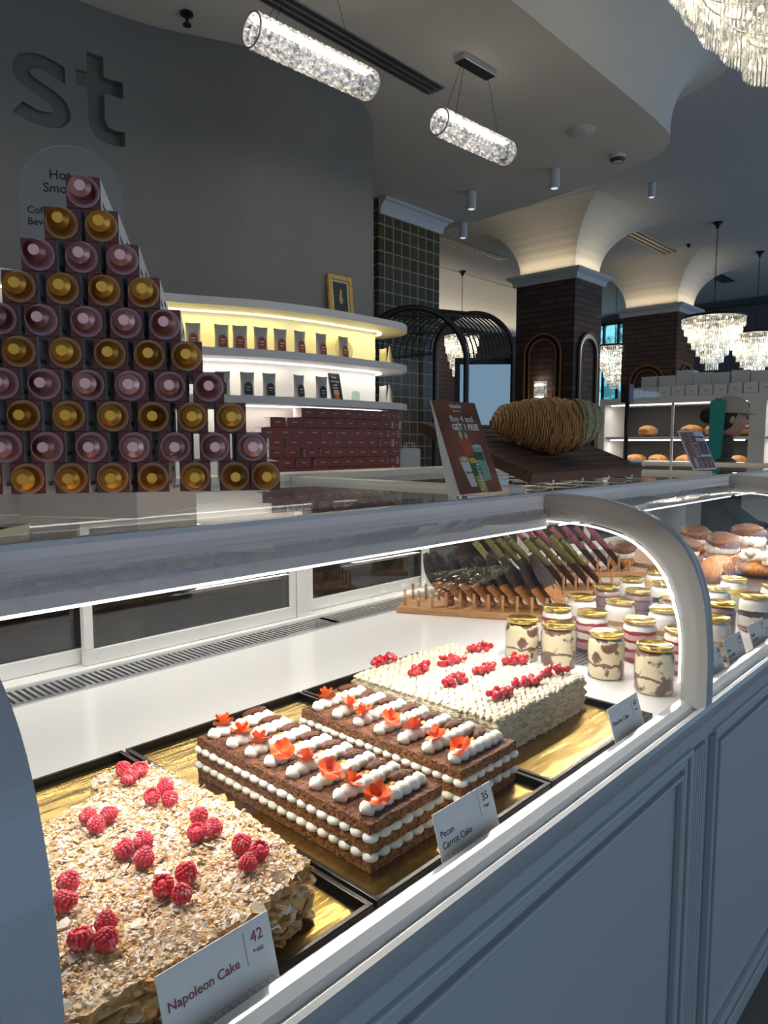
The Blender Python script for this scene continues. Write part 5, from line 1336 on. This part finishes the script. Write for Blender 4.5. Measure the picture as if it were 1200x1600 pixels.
def chandelier(x, y, ztop, tiers, hstep, drop, nn, label, rod=True, chain=True, pwr=6, cw=.012):
    t = thing('crystal_chandelier', label, 'chandelier', (x, y, ztop), 0, 'tiered crystal chandeliers')
    z = 0
    dk = MB(); dk.lathe([(.02, .012), (tiers[0]+.012, .012), (tiers[0]+.012, -.012), (tiers[0]-.02, -.012)], 36); dk.build('top_plate', M['black'], t)
    for i, r in enumerate(tiers):
        mb = MB(); n = max(8, int(2*PI*r/(cw*1.35)))
        for k in range(n):
            a = 2*PI*k/n; T = RZ(a) @ TR(r, 0, z)
            w2 = cw/2; dz = rnd.uniform(0, .006)
            mb.add([(0, -w2, 0), (w2*.6, 0, 0), (0, w2, 0), (-w2*.3, 0, 0), (0, -w2, -drop+dz), (w2*.6, 0, -drop+dz-.006), (0, w2, -drop+dz), (-w2*.3, 0, -drop+dz)], [(0, 1, 5, 4), (1, 2, 6, 5), (2, 3, 7, 6), (3, 0, 4, 7), (4, 5, 6, 7), (3, 2, 1, 0)], 0, False, T)
        mb.build('crystal_tier', M['chand'], t)
        MB().tube([(r*.97*math.cos(2*PI*k/32), r*.97*math.sin(2*PI*k/32), z-.006) for k in range(32)], .004, 5, closed=True).build('tier_ring', M['steel'], t)
        z -= hstep
    bl = MB()
    for i, r in enumerate(tiers[:-1]):
        n = max(3, int(r/.05))
        for k in range(n):
            a = 2*PI*k/n+i; bl.ball((r*.6*math.cos(a), r*.6*math.sin(a), -hstep*i-.03), .011, 0, 8, 6)
    bl.build('bulbs', M['bulb'], t)
    H = ZC-ztop
    MB().tube([(0, 0, .01), (0, 0, H*.4)], .006, 6).build('rod', M['black'], t)
    ch = MB()
    for k in range(int(H*.6/.03)):
        zz_ = H*.4+k*.03; ch.tube([(.008*math.cos(q) if k % 2 else 0, 0 if k % 2 else .008*math.cos(q), zz_+.018*math.sin(q)+.015) for q in [2*PI*j/10 for j in range(10)]], .0025, 4, closed=True)
    ch.build('chain', M['black'], t)
    MB().lathe([(.012, H-.07), (.03, H-.03), (.06, H-.002)], 16).build('ceiling_rose', M['black'], t)
    point('chandelier_light', (x, y, ztop-.1), pwr, (1.0, .85, .6), .1)
big = [.53, .50, .45, .39, .325, .24, .155]
chandelier(3.12, .815, 3.655, big, .098, .15, 0, 'large bright crystal chandelier cut off at the top right corner', pwr=3, cw=.014)
sm = [.33, .31, .27, .225, .175, .125, .07]
sm = [.335, .305, .265, .22, .17, .12, .065]
chandelier(8.72, 2.93, 2.94, sm, .082, .105, 0, 'crystal chandelier with black top, larger of the two at the right', pwr=6, cw=.02)
chandelier(10.41, 2.95, 2.94, sm, .082, .105, 0, 'crystal chandelier partly cut off by the right picture edge', pwr=6, cw=.02)
chandelier(10.27, 4.85, 2.93, [.30, .275, .24, .20, .155, .11, .06], .085, .11, 0, 'crystal chandelier between the two brick pillars in front of the window', pwr=5, cw=.02)
chandelier(8.60, 6.45, 3.08, [.25, .23, .20, .17, .13, .09, .05], .11, .15, 0, 'narrow crystal chandelier behind the black barrel canopy', pwr=5, cw=.02)
# wall sconce on the nearer pillar
sc_ = thing('wall_sconce', 'tall crystal wall sconce glowing on the nearer brick pillar', 'wall lamp', (7.235, 4.30, 2.02))
MB().box(0, .04, -.04, .04, -.16, .16).build('back_plate', M['black'], sc_)
mb = MB()
for k in range(8): mb.cyl(.012, -.18, .18, 6, T=TR(-.05*math.sin(PI*k/7)-.005, -.07+.14*k/7, 0))
mb.build('crystal_rods', M['chand'], sc_)
mb = MB(); [mb.ball((-.03, 0, z), (.012, .05, .012)) for z in (.14, -.0, -.15)]; mb.build('bulbs', M['bulb'], sc_)

# ================================================================== BARREL CANOPY, screen
pg = thing('barrel_canopy', 'black barrel-vaulted metal canopy with thin hoops in front of the tiled column', 'canopy', (4.70, 3.70, 0))
A0 = Vector((4.30, 3.70, 2.01)); A1 = Vector((5.14, 3.72, 2.28)); 
rgt = Vector((.682, -.7314, 0))
def arc(c, R, n=24, drop=1.2):
    pts = [c-rgt*R-Vector((0, 0, drop))]+[c-rgt*R*math.cos(PI*k/n)+Vector((0, 0, R*math.sin(PI*k/n))) for k in range(n+1)]+[c+rgt*R-Vector((0, 0, drop))]
    return [p-Vector((4.70, 3.70, 0)) for p in pts]
MB().tube(arc(A0+Vector((0, 0, .12)), .42, drop=2.1), .022, 8).build('arch_hoop', M['black'], pg)
MB().tube(arc(A1, .34, drop=2.25), .02, 8).build('arch_hoop', M['black'], pg)
for k in range(1, 12):
    f_ = k/12; MB().tube(arc((A0+Vector((0, 0, .12))).lerp(A1, f_), .415-.078*f_, drop=.02), .006, 6).build('slat_hoop', M['black'], pg)
for k in range(7):
    a = PI*k/6; dr = -rgt*math.cos(a)+Vector((0, 0, math.sin(a)))
    MB().tube([A0+Vector((0, 0, .12))+dr*.42-Vector((4.70, 3.70, 0)), A1+dr*.34-Vector((4.70, 3.70, 0))], .008, 6).build('purlin', M['black'], pg)
sb_ = thing('lit_window_screen', 'pale blue lit screen in a black frame below the barrel canopy', 'screen', (7.5, 5.25, 0), math.radians(-43-6))
MB().box(-.32, .32, 0, .03, 1.2, 2.48).build('screen_panel', emis('screen_blue', (.22, .36, .50), .75), sb_)
mb = MB(); mb.box(-.38, -.32, -.02, .05, 0, 2.56); mb.box(.32, .38, -.02, .05, 0, 2.56); mb.box(-.32, .32, -.02, .05, 2.48, 2.56); mb.box(-.32, .32, -.02, .05, 0, 1.2); mb.build('black_frame', M['black'], sb_)

# ================================================================== BAKERY SHELVING at the right
SX = 6.0
shv = thing('bakery_shelving', 'white lit bakery shelving with glass fronts along the back right', 'shelving', (SX, 2.0, 0))
IVs = Matrix.Translation(-Vector(shv.location))
def PS(mb, nm, mat, **k):
    o = mb.build(nm, mat, shv, **k); o.matrix_parent_inverse = IVs; return o
wsh = pm('shelving_white', (.82, .82, .81), .45)
mb = MB(); mb.box(SX, SX+.5, -1.0, 2.96, 1.83, 1.885); mb.box(SX, SX+.5, -1.0, 2.96, 0, 1.30)
for y in (2.96-.05, 1.60, 0.25): mb.box(SX, SX+.5, y, y+.06+(.06 if y < 2 else 0), 1.30, 1.83)
PS(mb, 'carcass', wsh, bevel=.003)
for z in (1.53,): PS(MB().box(SX+.01, SX+.5, -1, 2.9, z, z+.022), 'glass_shelf', wsh)
for z in (1.820, 1.518):
    for (ya, yb) in ((1.75, 2.86), (.40, 1.56), (-.9, .2)):
        PS(MB().box(SX+.02, SX+.035, ya, yb, z, z+.011), 'led_strip', M['ledw'])
        area('shelf_led', (SX+.10, (ya+yb)/2, z-.005), (0, 0, PI/2), yb-ya, .03, 2.0, (1, .92, .8))
PS(MB().box(SX+.02, SX+.035, 1.75, 2.86, 1.335, 1.347), 'led_strip', M['ledw'])
for y in (2.30, 1.10, .0): PS(MB().box(SX-.004, SX+.006, y, y+.02, 1.30, 1.83), 'glass_edge', wsh)
PS(MB().box(SX+.49, SX+.5, -1, 2.9, 1.30, 1.83), 'back_panel', M['slot'])
loafm = pm('loaf_crust', (.50, .25, .07), .6, bump=.5, scale=30, col2=(.30, .12, .03)); loafd = pm('loaf_dark', (.24, .12, .06), .7, bump=.5, scale=30, col2=(.12, .06, .03))
lf = None
loafs = [(2.70, 1.375, 'lower'), (2.50, 1.375, 'lower'), (2.25, 1.375, 'lower'), (2.05, 1.375, 'lower'), (1.85, 1.375, 'lower'), (2.60, 1.595, 'upper'), (2.22, 1.595, 'upper'), (2.02, 1.595, 'upper'), (1.82, 1.595, 'upper'), (1.30, 1.375, 'lower'), (1.10, 1.595, 'upper')]
lc = Counter()
for (y, z, nm) in loafs:
    lc[nm] += 1
    if lf is None:
        lf = MB().ball((0, 0, 0), (.15, .080, .050), 0, 18, 10, fn=lambda p: 1+.05*math.sin(p.y*12)); o = lf = lf.build('bread_loaf', loafm)
    else: o = lf.copy(); C.objects.link(o)
    if nm == 'lower': o.location = (SX+.2, y, 1.30+.051)
    else: o.location = (SX+.2, y, 1.552+.051)
    o.rotation_euler = (0, 0, rnd.uniform(-.25, .25))
    tag(o, 'golden bread loaf, %s from the left on the %s lit shelf of the shelving' % (ORD[lc[nm]], nm), 'bread', 'bread loaves in the shelving')
# white cartons on top: a front row of small ones and taller ones behind
sb0 = None; tb0 = None; y = 2.62; k = 0
while y > 0.9:
    k += 1; lab = 'small white carton with grey mark, %s from the left on the shelving top' % ORD[min(k, 18)]
    if sb0 is None:
        sb0 = thing('white_carton', lab, 'box', (SX+.08, y, 1.886), 0, 'small white cartons on the shelving')
        MB().box(-.06, .06, -.052, .052, 0, .085).build('carton', wsh, sb0, bevel=.002); MB().box(-.0606, -.059, -.015, .015, .035, .042).build('printed_mark', M['inkgrey'], sb0)
    else: dup(sb0, (SX+.08, y, 1.886), 0, lab)
    y -= .112
y = 2.60; k = 0
while y > 0.9:
    k += 1; h_ = rnd.uniform(.17, .21)*(1 if k < 3 else 1.08); lab = 'taller white carton in the rear row, %s from the left on the shelving top' % ORD[min(k, 18)]
    o = MB().box(-.08, .08, -.07, .07, 0, h_).build('tall_carton', wsh, None, (SX+.28, y, 1.886), (0, 0, rnd.uniform(-.1, .1)), bevel=.002)
    tag(o, lab, 'box', 'tall white cartons on the shelving'); y -= .148
# counters between (far white case tops)
tag(MB().box(4.9, 5.25, 1.9, 3.15, 0, 1.33).build('far_counter', wsh), 'white far counter in front of the bakery shelving', 'counter')
tag(MB().box(4.02, 4.9, 1.86, 2.0, 0, 1.345).build('return_counter', wsh), 'white return counter joining the case line to the far counter', 'counter')

# ================================================================== PERSON with cap
pe = thing('person', 'person in profile wearing a beige cap and dark clothes with teal strap behind the counter', 'person', (4.75, 1.50, 0), math.radians(-62))
# local: +x is the direction the face looks
def skin_body():
    V = []; E = []; R = []
    def v(p, r, par=None):
        V.append(p); R.append(r); i = len(V)-1
        if par is not None: E.append((par, i))
        return i
    pel = v((0, 0, .92), .15); wst = v((0, 0, 1.08), .125, pel); ch_ = v((-.01, 0, 1.28), .15, wst); nk0 = v((-.01, 0, 1.40), .075, ch_); nk1 = v((.005, 0, 1.47), .055, nk0); nk2 = v((.02, 0, 1.56), .050, nk1)
    for s in (-1, 1):
        sh = v((-.01, s*.17, 1.36), .062, ch_); el = v((0.02, s*.21, 1.10), .045, sh); wr = v((.20, s*.17, .98), .030, el); hd = v((.26, s*.16, .975), .032, wr)
        for f in range(4): a = v((.30, s*(.135+.016*f), .975+.003*(f % 2)), .009, hd); v((.345-.008*abs(f-1.5), s*(.133+.016*f), .962), .008, a)
        th = v((.275, s*.115, .975), .010, hd); v((.305, s*.105, .968), .009, th)
        hp = v((0, s*.09, .86), .10, pel); kn = v((.02, s*.10, .48), .065, hp); an = v((0, s*.10, .10), .045, kn); v((.12, s*.10, .05), .04, an)
    me = bpy.data.meshes.new('body'); me.from_pydata(V, E, []); o = bpy.data.objects.new('body', me); C.objects.link(o)
    md = o.modifiers.new('skin', 'SKIN'); md.use_smooth_shade = True
    for i, r in enumerate(R): me.skin_vertices[0].data[i].radius = (r, r)
    me.skin_vertices[0].data[0].use_root = True
    sd2 = o.modifiers.new('sub', 'SUBSURF'); sd2.levels = 2; sd2.render_levels = 2
    return o
try:
    bo = skin_body()
except Exception as e:
    print('skin', e)
    bo = None
if bo and not bo.data.skin_vertices: print('no skin layer')
if bo: bo.parent = pe; bo.data.materials.append(M['shirt'])
HZ = 1.650
hd = MB(); n1, n2 = 28, 24; vs = []; fs = []
for j in range(n2+1):
    t = PI*j/n2
    for i in range(n1):
        a = 2*PI*i/n1; d = Vector((math.sin(t)*math.cos(a), math.sin(t)*math.sin(a), math.cos(t)))
        x = .092*d.x; y_ = .074*d.y; z = .115*d.z
        if d.z < 0: y_ *= 1-.28*(-d.z)**1.2; x = x*(1-.12*(-d.z)) + .012*(-d.z)
        if d.x > 0 and abs(d.y) < .35:
            k_ = (1-abs(d.y)/.35)
            x += .020*k_*math.exp(-((d.z+.18)/.13)**2)      # nose
            x += .008*k_*math.exp(-((d.z+.50)/.09)**2)      # lips
            x += .010*k_*math.exp(-((d.z+.85)/.15)**2)      # chin
            x -= .006*math.exp(-((d.z-.08)/.10)**2)         # eye hollow
        vs.append((x, y_, z))
for j in range(n2):
    for i in range(n1): i2 = (i+1) % n1; fs.append((j*n1+i, (j+1)*n1+i, (j+1)*n1+i2, j*n1+i2))
hd.add(vs, fs, 0, True); hd.ball((-.005, .074, -.005), (.018, .008, .028)); hd.ball((-.005, -.074, -.005), (.018, .008, .028))
hd.build('head', M['person_skin'], pe, (.03, 0, HZ))
ey = MB(); [ey.ball((.079, s*.030, .004), (.008, .010, .006)) for s in (-1, 1)]; [ey.box(.078, .087, s*.030-.014, s*.030+.014, .024, .029) for s in (-1, 1)]; ey.build('eyes_and_brows', M['ink'], pe, (.03, 0, HZ))
MB().ball((.100, 0, -.058), (.008, .020, .006)).build('lips', pm('lips', (.30, .10, .09), .5), pe, (.03, 0, HZ))
ha = MB(); ha.ball((-.022, 0, .015), (.090, .082, .100), 0, 24, 16); ha.ball((-.125, 0, .02), (.055, .055, .05), 0, 18, 12); ha.build('hair', M['hair'], pe, (.03, 0, HZ))
cp = MB(); cp.lathe([(.101, 0), (.103, .03), (.095, .065), (.07, .09), (.03, .103), (.001, .106)], 30, T=SC(1.05, .88, 1)); 
br_ = []
for k in range(13):
    a = -PI/2*.75+PI*.75*k/12; br_.append((a))
cp.add([(.100*math.cos(a), .085*math.sin(a), .004) for a in br_]+[(.100*math.cos(a)+.05*math.cos(a*.6), .088*math.sin(a), -.006) for a in br_], [(k, k+1, 14+k, 13+k) for k in range(12)], 0, True)
cp.build('cap', M['cap'], pe, (.025, 0, HZ+.035), (0, .03, 0))
tl = MB(); tl.prism([(-.03, -.30), (.035, -.30), (.05, .0), (.055, .14), (.005, .155), (-.035, .13)], -.006, .006, T=RX(PI/2)); tl.build('teal_scarf', M['teal'], pe, (-.075, -.11, HZ-.03), (0, 0, .0))
